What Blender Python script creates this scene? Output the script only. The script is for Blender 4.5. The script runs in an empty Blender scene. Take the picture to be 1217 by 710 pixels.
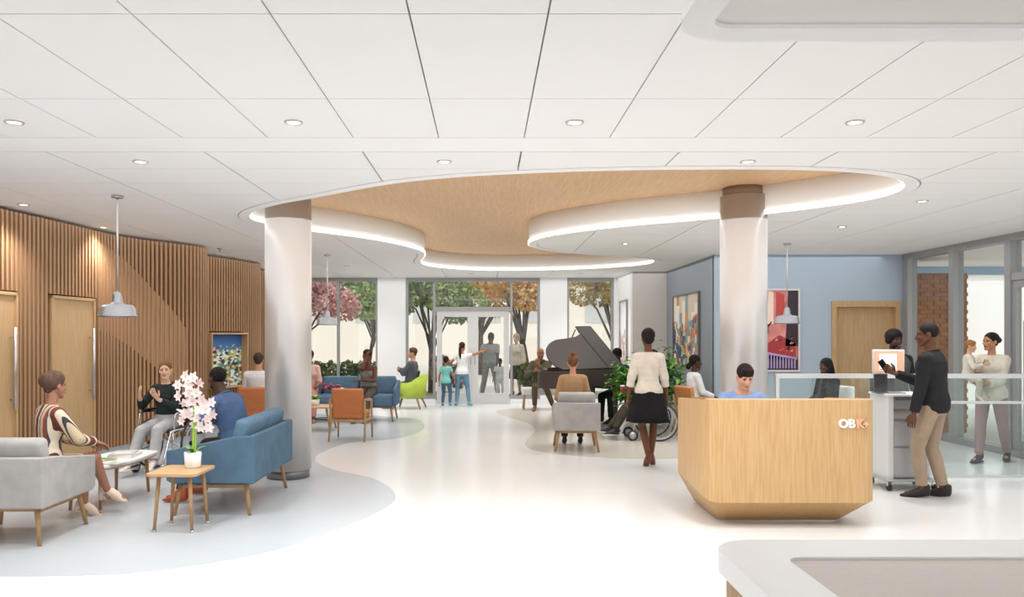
import bpy, bmesh, math, random
import numpy as np
from mathutils import Vector, Matrix, Quaternion
SC = bpy.context.scene
COL = SC.collection
PI = math.pi
R = math.radians
random.seed(7)
# ------------------------------------------------------------ camera
CAMH, HC = 1.65, 1.39            # eye height, ceiling above the eye
ZC = CAMH + HC                   # ceiling height
F, VX, VY = 922.0, 577.0, 399.0  # focal length and vanishing point for a 1217 px wide picture
cam_d = bpy.data.cameras.new('camera'); cam = bpy.data.objects.new('camera', cam_d); COL.objects.link(cam)
cam.location = (0, 0, CAMH); cam.rotation_euler = (PI/2, 0, 0)
cam_d.sensor_width = 36; cam_d.lens = F/1217*36
cam_d.shift_x = (608.5-VX)/1217; cam_d.shift_y = (VY-355)/1217
cam_d.clip_end = 400; cam_d.clip_start = .05
SC.camera = cam
# ------------------------------------------------------------ sky, sun, exposure
SC.view_settings.view_transform = 'Standard'; SC.view_settings.look = 'None'
SC.view_settings.gamma = 1; SC.view_settings.use_curve_mapping = False
SC.view_settings.exposure = .17
w = bpy.data.worlds.new('sky'); SC.world = w; w.use_nodes = True
nt = w.node_tree; nt.nodes.clear()
wo = nt.nodes.new('ShaderNodeOutputWorld'); bg = nt.nodes.new('ShaderNodeBackground')
tc = nt.nodes.new('ShaderNodeTexCoord'); sx = nt.nodes.new('ShaderNodeSeparateXYZ'); cr = nt.nodes.new('ShaderNodeValToRGB')
nt.links.new(tc.outputs['Generated'], sx.inputs[0]); nt.links.new(sx.outputs['Z'], cr.inputs[0])
cr.color_ramp.elements[0].position = 0.0; cr.color_ramp.elements[0].color = (.97, .985, 1.0, 1)
cr.color_ramp.elements[1].position = .6; cr.color_ramp.elements[1].color = (.86, .92, 1.0, 1)
nt.links.new(cr.outputs[0], bg.inputs[0]); bg.inputs[1].default_value = 1.4
nt.links.new(bg.outputs[0], wo.inputs[0])
sun_d = bpy.data.lights.new('sun', 'SUN'); sun_d.energy = 1.3; sun_d.angle = R(3); sun_d.color = (1, .97, .93)
sun = bpy.data.objects.new('sun', sun_d); COL.objects.link(sun); sun.rotation_euler = (R(38), 0, R(-22))
cl = bpy.data.lights.new('added_ceiling_fill', 'AREA'); cl.shape = 'RECTANGLE'; cl.size = 12; cl.size_y = 15; cl.energy = 450; cl.color = (.95, .98, 1)  # added soft fill just under the ceiling, not a fixture of the hall
clo = bpy.data.objects.new('added_ceiling_fill', cl); COL.objects.link(clo); clo.location = (.8, 11, 3.0)
DOWNLIGHT_W = 24.0
COVE = 2.0
# ------------------------------------------------------------ helpers
def lin(c):
    if isinstance(c, str):
        c = [int(c[i:i+2], 16)/255 for i in (0, 2, 4)]
    return tuple((x/12.92 if x <= .04045 else ((x+.055)/1.055)**2.4) for x in c)
MATS = {}
def mat(name, col='808080', rough=.5, metal=0., emit=None, es=0., noise=0., nscale=20., col2=None, bump=0., bscale=60.,
        trans=0., alpha=1., spec=.5, stretch=(1, 1, 1), coat=0., sheen=0., ior=1.45):
    """procedural principled material: two colours mixed by stretched noise, noise bump"""
    if name in MATS: return MATS[name]
    m = bpy.data.materials.new(name); m.use_nodes = True; n = m.node_tree; b = n.nodes['Principled BSDF']
    c = lin(col)
    b.inputs['Base Color'].default_value = (*c, 1)
    b.inputs['Roughness'].default_value = rough; b.inputs['Metallic'].default_value = metal
    b.inputs['Specular IOR Level'].default_value = spec; b.inputs['IOR'].default_value = ior
    b.inputs['Coat Weight'].default_value = coat; b.inputs['Transmission Weight'].default_value = trans
    b.inputs['Sheen Weight'].default_value = sheen
    b.inputs['Alpha'].default_value = alpha
    if emit is not None:
        b.inputs['Emission Color'].default_value = (*lin(emit), 1); b.inputs['Emission Strength'].default_value = es
    if noise > 0 or bump > 0:
        t = n.nodes.new('ShaderNodeTexCoord'); mp = n.nodes.new('ShaderNodeMapping'); mp.inputs['Scale'].default_value = stretch
        n.links.new(t.outputs['Object'], mp.inputs[0])
    if noise > 0:
        nz = n.nodes.new('ShaderNodeTexNoise'); nz.inputs['Scale'].default_value = nscale; nz.inputs['Detail'].default_value = 6
        n.links.new(mp.outputs[0], nz.inputs[0])
        r = n.nodes.new('ShaderNodeValToRGB')
        c2 = lin(col2) if col2 else tuple(x*(1-noise) for x in c)
        r.color_ramp.elements[0].position = .35; r.color_ramp.elements[0].color = (*c2, 1)
        r.color_ramp.elements[1].position = .65; r.color_ramp.elements[1].color = (*c, 1)
        n.links.new(nz.outputs['Fac'], r.inputs[0]); n.links.new(r.outputs[0], b.inputs['Base Color'])
    if bump > 0:
        nb = n.nodes.new('ShaderNodeTexNoise'); nb.inputs['Scale'].default_value = bscale; nb.inputs['Detail'].default_value = 4
        n.links.new(mp.outputs[0], nb.inputs[0])
        bp = n.nodes.new('ShaderNodeBump'); bp.inputs['Strength'].default_value = bump; bp.inputs['Distance'].default_value = .01
        n.links.new(nb.outputs['Fac'], bp.inputs['Height']); n.links.new(bp.outputs[0], b.inputs['Normal'])
    MATS[name] = m
    return m
def emis(name, col, s):
    return mat(name, col, .6, emit=col, es=s)
def P(px, py, Y):
    """the point at depth Y that the photograph shows at px, py"""
    return Vector(((px-VX)*Y/F, Y, CAMH-(py-VY)*Y/F))
def FL(px, py):
    Y = F*CAMH/(py-VY); return Vector(((px-VX)*Y/F, Y, 0))
def CE(px, py):
    Y = F*HC/(VY-py); return Vector(((px-VX)*Y/F, Y, ZC))
def rotz(a): return Matrix.Rotation(a, 4, 'Z')
class MB:
    """collects closed shapes; build() links them as one mesh object"""
    def __init__(s): s.v = []; s.f = []; s.m = []; s.sm = []; s.cur = 0
    def add(s, vs, fs, smooth=False, M=None):
        k = len(s.v)
        s.v += [tuple(M @ Vector(v)) if M is not None else tuple(v) for v in vs]
        s.f += [tuple(i+k for i in f) for f in fs]; s.m += [s.cur]*len(fs); s.sm += [smooth]*len(fs)
        return s
    def box(s, c, d, rz=0, M=None, taper=1.):
        x, y, z = d[0]/2, d[1]/2, d[2]/2
        vs = []
        for zz, t in ((-z, taper), (z, 1.)):
            vs += [(-x*t, -y*t, zz), (x*t, -y*t, zz), (x*t, y*t, zz), (-x*t, y*t, zz)]
        fs = [(3, 2, 1, 0), (4, 5, 6, 7), (0, 1, 5, 4), (1, 2, 6, 5), (2, 3, 7, 6), (3, 0, 4, 7)]
        T = Matrix.Translation(c) @ rotz(rz)
        if M is not None: T = M @ T
        return s.add(vs, fs, False, T)
    def bb(s, a, b): # box from corner to corner
        return s.box([(a[i]+b[i])/2 for i in range(3)], [abs(a[i]-b[i]) for i in range(3)])
    def rbox(s, c, d, r=.02, seg=3, rz=0, M=None, smooth=True):
        """box with rounded edges"""
        bm = bmesh.new(); bmesh.ops.create_cube(bm, size=1)
        bmesh.ops.scale(bm, vec=d, verts=bm.verts)
        bmesh.ops.bevel(bm, geom=bm.edges[:], offset=min(r, min(d)*.49), segments=seg, profile=.5, affect='EDGES')
        T = Matrix.Translation(c) @ rotz(rz)
        if M is not None: T = M @ T
        vs = [v.co.copy() for v in bm.verts]; fs = [[v.index for v in f.verts] for f in bm.faces]; bm.free()
        return s.add(vs, fs, smooth, T)
    def tube(s, pts, r, n=8, caps=True, smooth=True, flat=None, up=None):
        """tube through pts with a radius per point; flat = second radius factor across"""
        pts = [Vector(p) for p in pts]
        if not hasattr(r, '__len__'): r = [r]*len(pts)
        k = len(pts); ds = []
        for i in range(k):
            a = pts[max(i-1, 0)]; b = pts[min(i+1, k-1)]; d = b-a
            ds.append(d.normalized() if d.length > 1e-9 else Vector((0, 0, 1)))
        u = Vector(up) if up is not None else (Vector((0, 0, 1)) if abs(ds[0].z) < .9 else Vector((0, 1, 0)))
        vs = []
        for i in range(k):
            u = (u-ds[i]*u.dot(ds[i]))
            u = u.normalized() if u.length > 1e-6 else ds[i].orthogonal().normalized()
            w_ = ds[i].cross(u)
            fl = 1 if flat is None else flat
            for j in range(n):
                a = 2*PI*j/n
                vs.append(pts[i]+u*(math.cos(a)*r[i])+w_*(math.sin(a)*r[i]*fl))
        fs = []
        for i in range(k-1):
            for j in range(n):
                a = i*n+j; b = i*n+(j+1) % n
                fs.append((a, b, b+n, a+n))
        if caps:
            fs.append(tuple(range(n-1, -1, -1))); fs.append(tuple(range((k-1)*n, k*n)))
        return s.add(vs, fs, smooth)
    def cyl(s, c, r, h, n=24, r2=None, smooth=True):
        c = Vector(c); return s.tube([c, c+Vector((0, 0, h))], [r, r if r2 is None else r2], n, True, smooth)
    def caps_(s, a, b, ra, rb, n=12, flat=None, up=None):
        """rounded cone from a to b"""
        a = Vector(a); b = Vector(b); d = (b-a)
        if d.length < 1e-6: d = Vector((0, 0, 1e-4))
        dn = d.normalized(); pts = []; rr = []
        for k in range(5):
            t = PI/2*(k/4.); pts.append(a-dn*ra*math.cos(t)); rr.append(max(ra*math.sin(t), ra*.02))
        for k in range(5):
            t = PI/2*(1-k/4.); pts.append(b+dn*rb*math.cos(t)); rr.append(max(rb*math.sin(t), rb*.02))
        return s.tube(pts, rr, n, flat=flat, up=up)
    def lathe(s, prof, n=32, c=(0, 0, 0), closed=False, smooth=True):
        vs = []; fs = []; k = len(prof)
        for i, (r, z) in enumerate(prof):
            for j in range(n):
                a = 2*PI*j/n; vs.append((c[0]+r*math.cos(a), c[1]+r*math.sin(a), c[2]+z))
        for i in range(k-1 if not closed else k):
            for j in range(n):
                a = i*n+j; b = i*n+(j+1) % n; i2 = ((i+1) % k)*n
                fs.append((a, b, i2+(j+1) % n, i2+j))
        if not closed:
            fs.append(tuple(range(n-1, -1, -1))); fs.append(tuple(range((k-1)*n, k*n)))
        return s.add(vs, fs, smooth)
    def ell(s, c, r, nu=14, nv=10, M=None):
        vs = [(0, 0, -r[2])]; fs = []
        for i in range(1, nv):
            t = -PI/2+PI*i/nv
            for j in range(nu):
                a = 2*PI*j/nu; vs.append((r[0]*math.cos(t)*math.cos(a), r[1]*math.cos(t)*math.sin(a), r[2]*math.sin(t)))
        vs.append((0, 0, r[2]))
        for j in range(nu):
            fs.append((0, 1+(j+1) % nu, 1+j))
            fs.append((len(vs)-1, 1+(nv-2)*nu+j, 1+(nv-2)*nu+(j+1) % nu))
        for i in range(nv-2):
            for j in range(nu):
                a = 1+i*nu+j; b = 1+i*nu+(j+1) % nu; fs.append((a, b, b+nu, a+nu))
        T = Matrix.Translation(c)
        if M is not None: T = M @ T
        return s.add(vs, fs, True, T)
    def prism(s, poly, z0, z1, M=None, smooth=False):
        """outline in the plane, extruded; n-gon caps"""
        n = len(poly)
        vs = [(p[0], p[1], z0) for p in poly]+[(p[0], p[1], z1) for p in poly]
        fs = [tuple(range(n-1, -1, -1)), tuple(range(n, 2*n))]+[(i, (i+1) % n, n+(i+1) % n, n+i) for i in range(n)]
        return s.add(vs, fs, smooth, M)
    def loft(s, rings, smooth=True, caps=True):
        n = len(rings[0]); vs = [p for r in rings for p in r]; fs = []
        for i in range(len(rings)-1):
            for j in range(n):
                a = i*n+j; b = i*n+(j+1) % n; fs.append((a, b, b+n, a+n))
        if caps: fs.append(tuple(range(n-1, -1, -1))); fs.append(tuple(range((len(rings)-1)*n, len(rings)*n)))
        return s.add(vs, fs, smooth)
    def mesh(s, name):
        me = bpy.data.meshes.new(name); me.from_pydata(s.v, [], s.f); me.update()
        if s.f:
            me.polygons.foreach_set('use_smooth', s.sm); me.polygons.foreach_set('material_index', s.m)
        return me
    def build(s, name, mats, parent=None, bevel=0.):
        me = s.mesh(name)
        for m in (mats if isinstance(mats, (list, tuple)) else [mats]): me.materials.append(m)
        bm = bmesh.new(); bm.from_mesh(me); bmesh.ops.recalc_face_normals(bm, faces=bm.faces); bm.to_mesh(me); bm.free()
        o = bpy.data.objects.new(name, me); COL.objects.link(o); o.parent = parent
        if bevel:
            b = o.modifiers.new('edge', 'BEVEL'); b.width = bevel; b.segments = 2; b.limit_method = 'ANGLE'; b.angle_limit = R(40)
        return o
def tag(o, label=None, cat=None, group=None, kind=None):
    if label: o['label'] = label
    if cat: o['category'] = cat
    if group: o['group'] = group
    if kind: o['kind'] = kind
    return o
def thing(name, label, cat, loc=(0, 0, 0), rz=0, group=None):
    o = bpy.data.objects.new(name, None); COL.objects.link(o); o.empty_display_size = .2
    o.location = loc; o.rotation_euler = (0, 0, rz)
    return tag(o, label, cat, group)
def struct(o): o['kind'] = 'structure'; return o
def copy_tree(o, parent=None):
    c = o.copy(); COL.objects.link(c); c.parent = parent
    for ch in list(o.children): copy_tree(ch, c)
    return c
def dup(root, loc, rz, label, group=None):
    c = copy_tree(root); c.location = loc; c.rotation_euler = (0, 0, rz); c['label'] = label
    if group: c['group'] = group
    return c
def share(name, me, parent, loc=(0, 0, 0), rz=0., scale=None):
    o = bpy.data.objects.new(name, me); COL.objects.link(o); o.parent = parent; o.location = loc; o.rotation_euler = (0, 0, rz)
    if scale: o.scale = scale
    return o
def meshof(mb, name, m):
    me = mb.mesh(name)
    for x in (m if isinstance(m, (list, tuple)) else [m]): me.materials.append(x)
    return me
def spline(pts, n=8, closed=True):
    """Catmull-Rom through points"""
    pts = [Vector(p) for p in pts]; out = []; k = len(pts)
    for i in range(k if closed else k-1):
        g = (lambda j: pts[j % k]) if closed else (lambda j: pts[min(max(j, 0), k-1)])
        a, b, c, d = g(i-1), g(i), g(i+1), g(i+2)
        for j in range(n):
            t = j/n
            out.append(.5*((2*b)+(c-a)*t+(2*a-5*b+4*c-d)*t*t+(-a+3*b-3*c+d)*t**3))
    if not closed: out.append(pts[-1])
    return out
def resample(pts, step, closed=False):
    pts = [Vector(p) for p in pts]
    if closed: pts = pts+[pts[0]]
    L = [0]
    for a, b in zip(pts, pts[1:]): L.append(L[-1]+(b-a).length)
    n = max(int(round(L[-1]/step)), 1); out = []; k = 0
    for i in range(n if closed else n+1):
        t = L[-1]*i/n
        while k < len(pts)-2 and L[k+1] < t: k += 1
        u = (t-L[k])/max(L[k+1]-L[k], 1e-9); out.append(pts[k].lerp(pts[k+1], u))
    return out
def offset(pts, d, smooth=0):
    """offset a closed counter-clockwise outline by d to its right (outwards)"""
    n = len(pts); out = []
    for i in range(n):
        t = (pts[(i+1) % n]-pts[i-1]); t.z = 0; t.normalize()
        out.append(pts[i]+Vector((t.y, -t.x, 0))*d)
    return out
def area(pts):
    return sum(pts[i-1].x*pts[i].y-pts[i].x*pts[i-1].y for i in range(len(pts)))/2
# ------------------------------------------------------------ materials of the shell
def wood(name, c1, c2, rough=.45, axis='Z', scale=1., coat=0.):
    """fine straight grain along one axis"""
    st = {'Z': (14, 14, .7), 'X': (.7, 14, 14), 'Y': (14, .7, 14)}[axis]
    return mat(name, c1, rough, noise=1, col2=c2, nscale=5*scale, stretch=st, bump=.04, bscale=20, coat=coat)
M_white = mat('white_paint', 'F5F4F3', .65)
M_tile = mat('ceiling_tile_board', 'F7F6F5', .85, noise=.02, nscale=300, bump=.05, bscale=500)
M_gyp = mat('white_gypsum', 'F8F7F6', .8)
M_joint = mat('ceiling_joint', 'A89C92', .9)
M_oak = wood('oak_veneer', 'C9A57A', 'BA9366', .42)
M_oakx = wood('oak_veneer_flat', 'C9A57A', 'BA9366', .42, 'X')
M_oakleg = mat('oak_leg', 'B08B60', .5, noise=.15, nscale=14, stretch=(6, 6, 1))
M_slat = wood('walnut_slat', 'B18A67', '9C7552', .5)
M_dark = mat('dark_backing', '33231A', .8)
M_door = wood('door_veneer', 'C5A277', 'B8946A', .45)
M_cloud = wood('maple_ceiling_veneer', 'E2BD92', 'D6AE82', .5, 'Y', .8)
M_steel = mat('brushed_steel', 'C4C2C0', .28, 1.)
M_alu = mat('grey_aluminium', 'A3A2A2', .45, .35)
M_chrome = mat('chrome', 'D8D8D8', .12, 1.)
M_column = mat('satin_metal_cladding', 'D2CDCA', .36, .45, bump=.01, bscale=4)
M_black = mat('black_plastic', '1C1C1E', .45)
M_rubber = mat('dark_rubber', '37383A', .7)
M_bluewall = mat('blue_grey_paint', 'ADB9C6', .6)
M_greywall = mat('slate_grey_paint', '8F959D', .6)
M_beigewall = mat('warm_grey_paint', 'CFC7C1', .65)
M_glass = None
def glass(name, tint='FFFFFF', refl=.08, haze=0.):
    m = bpy.data.materials.new(name); m.use_nodes = True; n = m.node_tree; n.nodes.clear()
    o = n.nodes.new('ShaderNodeOutputMaterial'); t = n.nodes.new('ShaderNodeBsdfTransparent'); g = n.nodes.new('ShaderNodeBsdfGlossy')
    t.inputs[0].default_value = (*lin(tint), 1); g.inputs['Roughness'].default_value = .02
    lw = n.nodes.new('ShaderNodeLayerWeight'); pw = n.nodes.new('ShaderNodeMath'); pw.operation = 'POWER'; pw.inputs[1].default_value = 5
    fr = n.nodes.new('ShaderNodeMath'); fr.operation = 'MULTIPLY_ADD'; fr.inputs[1].default_value = .6; fr.inputs[2].default_value = .03
    n.links.new(lw.outputs['Facing'], pw.inputs[0]); n.links.new(pw.outputs[0], fr.inputs[0])
    mx = n.nodes.new('ShaderNodeMixShader')
    n.links.new(fr.outputs[0], mx.inputs[0]); n.links.new(t.outputs[0], mx.inputs[1]); n.links.new(g.outputs[0], mx.inputs[2])
    last = mx
    if haze:
        d = n.nodes.new('ShaderNodeBsdfDiffuse'); d.inputs[0].default_value = (.9, .93, .95, 1)
        m2 = n.nodes.new('ShaderNodeMixShader'); m2.inputs[0].default_value = haze
        n.links.new(mx.outputs[0], m2.inputs[1]); n.links.new(d.outputs[0], m2.inputs[2]); last = m2
    n.links.new(last.outputs[0], o.inputs[0])
    return m
M_glass = glass('window_glass', 'F4F8F8')
M_rail_glass = glass('railing_glass', 'F4FAF9', haze=.025)
def floor_mat(name, c, c2, rough=.22, spk='8C8C8C'):
    """terrazzo: base colour with fine chips"""
    m = mat(name, c, rough, spec=.45); n = m.node_tree; b = n.nodes['Principled BSDF']
    t = n.nodes.new('ShaderNodeTexCoord'); v = n.nodes.new('ShaderNodeTexVoronoi'); v.inputs['Scale'].default_value = 45
    nz = n.nodes.new('ShaderNodeTexNoise'); nz.inputs['Scale'].default_value = 1.3
    n.links.new(t.outputs['Object'], v.inputs[0]); n.links.new(t.outputs['Object'], nz.inputs[0])
    lt = n.nodes.new('ShaderNodeMath'); lt.operation = 'LESS_THAN'; lt.inputs[1].default_value = .17
    n.links.new(v.outputs['Distance'], lt.inputs[0])
    sc = n.nodes.new('ShaderNodeMath'); sc.operation = 'MULTIPLY'; sc.inputs[1].default_value = .3
    n.links.new(lt.outputs[0], sc.inputs[0])
    m1 = n.nodes.new('ShaderNodeMix'); m1.data_type = 'RGBA'; m1.inputs[6].default_value = (*lin(c), 1); m1.inputs[7].default_value = (*lin(c2), 1)
    m2 = n.nodes.new('ShaderNodeMix'); m2.data_type = 'RGBA'; m2.inputs[7].default_value = (*lin(spk), 1)
    n.links.new(nz.outputs['Fac'], m1.inputs[0]); n.links.new(m1.outputs[2], m2.inputs[6]); n.links.new(sc.outputs[0], m2.inputs[0])
    n.links.new(m2.outputs[2], b.inputs['Base Color'])
    return m
M_floor = floor_mat('white_terrazzo', 'E6E5E4', 'E1E0DE', .2, 'B9B2AA')
M_inlay = floor_mat('pale_grey_blue_terrazzo', 'BFC5CA', 'B8BEC3', .24, '8F979C')
M_beige = floor_mat('pale_sand_terrazzo', 'D2CABE', 'CCC4B8', .22, 'A89D8F')
# ------------------------------------------------------------ floor
YB = 18.7
struct(MB().bb((-9, -9, -.12), (7.4, YB+.15, 0)).build('floor', M_floor))
fl = bpy.data.objects['floor']
def inlay(name, px, m, extra, z=.002):
    pts = [FL(*p) for p in px]; pts = spline([Vector(p) for p in pts], 6, False)+[Vector(p) for p in extra]
    o = MB().prism(pts, -.01, z).build(name, m, fl); return o
inlay('grey_inlay', [(0, 686), (100, 684.5), (185, 679), (305, 660), (380, 638), (435, 616), (464, 600), (470, 590), (462, 579), (440, 568), (400, 559.5),
      (378, 551), (375, 545), (381, 539), (415, 527), (475, 521), (502, 511), (503, 503), (496, 499), (470, 496), (440, 494), (400, 493), (370, 492.5)],
      M_inlay, [(-4.1, 15.6, 0), (-5.6, 15.6, 0), (-6.2, 9, 0), (-6.2, 5.3, 0)])
inlay('sand_inlay', [(640, 485.5), (605, 486.5), (590, 489), (600, 495), (626, 503), (635, 509), (634, 515), (626, 523), (625, 530), (640, 537), (700, 543.5), (780, 546), (860, 543), (960, 540)],
      M_beige, [(4.6, 13.2, 0), (3.9, 13.3, 0), (3.9, 16.8, 0), (3.2, 17.0, 0)])
# ------------------------------------------------------------ ceiling
opn = [(371, 235.5), (460, 219), (535, 211), (615, 206.3), (732, 202.3), (887, 201), (982, 202.8), (1042, 207.5), (1070, 214), (1076, 222), (1057, 232), (1007, 242),
       (912, 254), (855, 259.5), (732, 270), (657, 280), (634, 286), (628, 290.5), (637, 295.5), (672, 300.5), (732, 305), (768, 307.5), (778, 310.5), (763, 315), (704, 319.3), (637, 321.3),
       (570, 321.3), (526, 318.5), (504, 314.8), (500, 310), (505, 304), (500, 298), (473, 290.5), (429, 282.5), (371, 275), (326.5, 267), (304, 263), (296, 257.6), (303, 251), (331, 242.5)]
O0 = spline([CE(*p) for p in opn], 6); O0 = resample(O0, .12, True)
if area(O0) < 0: O0 = O0[::-1]
for _ in range(2): O0 = [(O0[i-1]+O0[i]*2+O0[(i+1) % len(O0)])/4 for i in range(len(O0))]
O1 = offset(O0, .12); O2 = offset(O0, .132)
cutter = MB().prism(O2, ZC-.5, ZC+.6).build('cutter', M_gyp)
cutter2 = MB().prism(offset(O0, .03), ZC-.5, ZC+.6).build('cutter', M_gyp)
def cut(o, c):
    md = o.modifiers.new('cut', 'BOOLEAN'); md.operation = 'DIFFERENCE'; md.object = c; md.solver = 'EXACT'
CUT = []
ceiling = struct(MB().bb((-9, -8, ZC+.03), (7.4, YB+.2, ZC+.08)).build('ceiling', M_joint))
cut(ceiling, cutter2); CUT.append(ceiling)
def inside(p, poly):
    c = False; n = len(poly)
    for i in range(n):
        a, b = poly[i], poly[i-1]
        if (a.y > p[1]) != (b.y > p[1]) and p[0] < (b.x-a.x)*(p[1]-a.y)/(b.y-a.y)+a.x: c = not c
    return c
def seg_in(x0, y0, x1, y1): return any(x0 < p.x < x1 and y0 < p.y < y1 for p in O2)
tile_cache = {}
def ceiling_tile(x0, y0, x1, y1, gx, gy):
    if seg_in(x0-.02, y0-.02, x1+.02, y1+.02):
        o = MB().bb((x0+gx, y0+gy, ZC), (x1-gx, y1-gy, ZC+.025)).build('ceiling_tile', M_tile, ceiling)
        cut(o, cutter); CUT.append(o); return
    if inside(((x0+x1)/2, (y0+y1)/2), O2): return
    k = (round(x1-x0, 3), round(y1-y0, 3), gx)
    if k not in tile_cache:
        hx, hy = (x1-x0)/2-gx, (y1-y0)/2-gy
        tile_cache[k] = meshof(MB().bb((-hx, -hy, 0), (hx, hy, .025)), 'ceiling_tile', M_tile)
    share('ceiling_tile', tile_cache[k], ceiling, ((x0+x1)/2, (y0+y1)/2, ZC))
xs = [-.929+1.2*i for i in range(-5, 7)]
ys = [5.865+.6*i for i in range(0, 21)]+[YB+.1]
for x in xs:
    for a, b in zip(ys, ys[1:]):
        x1 = min(x+1.2, 7.16)
        if x1-x < .1: continue
        ceiling_tile(x, a, x1, b, .007, .004)
for i in range(-7, 10):
    for a, b in ((4.55, 5.45), (3.35, 4.55), (2.15, 3.35)):
        ceiling_tile(-.929+.6*i, a, -.929+.6*i+.6, b, .004, .0035)
MB().bb((-9, 5.456, ZC), (7.16, 5.859, ZC+.028)).build('gypsum_band', M_gyp, ceiling)
rest = MB().bb((-9, -8, ZC), (7.16, 2.146, ZC+.028)).bb((-9, 2.15, ZC), (-5.14, 5.45, ZC+.028)).bb((5.08, 2.15, ZC), (7.16, 5.45, ZC+.028)).bb((-9, 5.87, ZC), (-6.94, YB, ZC+.028))
rest.build('plain_ceiling', M_gyp, ceiling)
# roof above everything
struct(MB().bb((-9.2, -8, ZC+.55), (7.6, YB+.4, ZC+.75)).build('roof', M_gyp))
# opening: trim ring, fascia, light strip, wood soffit
def ring(a, b, z0, z1):
    n = len(a); m = MB(); vs = []
    for i in range(n): vs += [(a[i].x, a[i].y, z0), (b[i].x, b[i].y, z0), (b[i].x, b[i].y, z1), (a[i].x, a[i].y, z1)]
    fs = []
    for i in range(n):
        j = (i+1) % n
        for q in range(4): fs.append((i*4+q, i*4+(q+1) % 4, j*4+(q+1) % 4, j*4+q))
    return m.add(vs, fs, True)
cloud = struct(thing('ceiling_recess', None, None)); del_keys = [k for k in ('label', 'category') if k in cloud]
o = ring(O0, O1, ZC-.004, ZC+.03).build('trim_ring', M_gyp, cloud); o.data.shade_flat()
ring(offset(O0, .002), offset(O0, .03), ZC+.03, ZC+.36).build('curved_fascia', M_gyp, cloud)
M_led = emis('warm_white_led', 'FFFAF4', COVE)
ring(offset(O0, -.012), offset(O0, .001), ZC+.002, ZC+.045).build('light_strip', M_led, cloud)
MB().prism(offset(O0, .04), ZC+.33, ZC+.38).build('wood_soffit', M_cloud, cloud)
# lower soffit over the front counter
def rrect(x0, y0, x1, y1, r, n=8):
    out = []
    for cx, cy, a0 in ((x1-r, y0+r, -90), (x1-r, y1-r, 0), (x0+r, y1-r, 90), (x0+r, y0+r, 180)):
        for i in range(n+1):
            a = R(a0+90*i/n); out.append(Vector((cx+r*math.cos(a), cy+r*math.sin(a), 0)))
    return out
so, si = rrect(.54, -.4, 4.6, 2.28, .16), rrect(.63, -.3, 4.5, 2.185, .06)
sof = struct(thing('dropped_soffit', None, None))
ring(so, si, 2.515, ZC).build('soffit_band', M_gyp, sof).data.shade_flat()
MB().prism(si, 2.528, 2.6).build('soffit_panel', mat('soffit_panel', 'E9E6E3', .8), sof)
# ------------------------------------------------------------ curved slat wall on the left
sec1 = [(-5.35, 5.2, 0), (-5.30, 7.0, 0), (-5.21, 8.32, 0), (-5.12, 9.3, 0), (-5.08, 10.0, 0), (-5.03, 10.5, 0), (-4.86, 11.0, 0), (-4.6, 11.42, 0), (-4.42, 11.8, 0), (-4.42, 12.15, 0), (-4.62, 12.45, 0)]
sec2 = [(-5.0, 12.6, 0), (-4.76, 13.2, 0), (-4.56, 13.8, 0), (-4.42, 14.3, 0), (-4.36, 14.7, 0), (-4.42, 15.0, 0), (-4.6, 15.2, 0)]
sec3 = [(-5.0, 15.3, 0), (-4.7, 16.0, 0), (-4.55, 16.8, 0), (-4.5, 17.6, 0), (-4.6, 18.6, 0)]
wall_left = struct(thing('wall_left', None, None))
slat_me = meshof(MB().bb((-.017, -.06, 0), (.017, .0, 1)), 'slat', M_slat)
nsl = 0
DOORS = [(7.55, 8.54), (9.10, 10.0)]
ART = (13.2, 14.1)
def wallband(pts, z0, z1, th, m, name, parent, off=0.):
    b = MB(); n = len(pts); rings_ = []
    for i in range(n):
        t = (pts[min(i+1, n-1)]-pts[max(i-1, 0)]).normalized(); nr = Vector((t.y, -t.x, 0))  # to the room (+X side)
        a = pts[i]+nr*off; c = pts[i]+nr*(off-th)
        rings_.append([(a.x, a.y, z0), (c.x, c.y, z0), (c.x, c.y, z1), (a.x, a.y, z1)])
    b.loft(rings_, smooth=False); return b.build(name, m, parent)
for sec in (sec1, sec2, sec3):
    sp = spline([Vector(p) for p in sec], 8, False); pts = resample(sp, .072)
    wallband(resample(sp, .2), .0, ZC-.06, .08, M_dark, 'backing_panel', wall_left, -.05)
    wallband(resample(sp, .2), 0, .14, .03, mat('plinth_paint', 'BCC4C9', .6), 'plinth', wall_left, -.0)
    for i, p in enumerate(pts):
        a = pts[max(i-1, 0)]; b = pts[min(i+1, len(pts)-1)]; t = (b-a).normalized()
        ang = math.atan2(t.y, t.x)
        z0, z1 = .15, ZC-.035
        if sec is sec1 and any(d0-.03 < p.y < d1+.03 for d0, d1 in DOORS): z0 = 2.14
        if sec is sec2 and ART[0] < p.y < ART[1]:
            share('slat', slat_me, wall_left, (p.x, p.y, .15), ang, (1, 1, .58)); z0 = 1.72
        share('slat', slat_me, wall_left, (p.x, p.y, z0), ang, (1, 1, z1-z0)); nsl += 1
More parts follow.
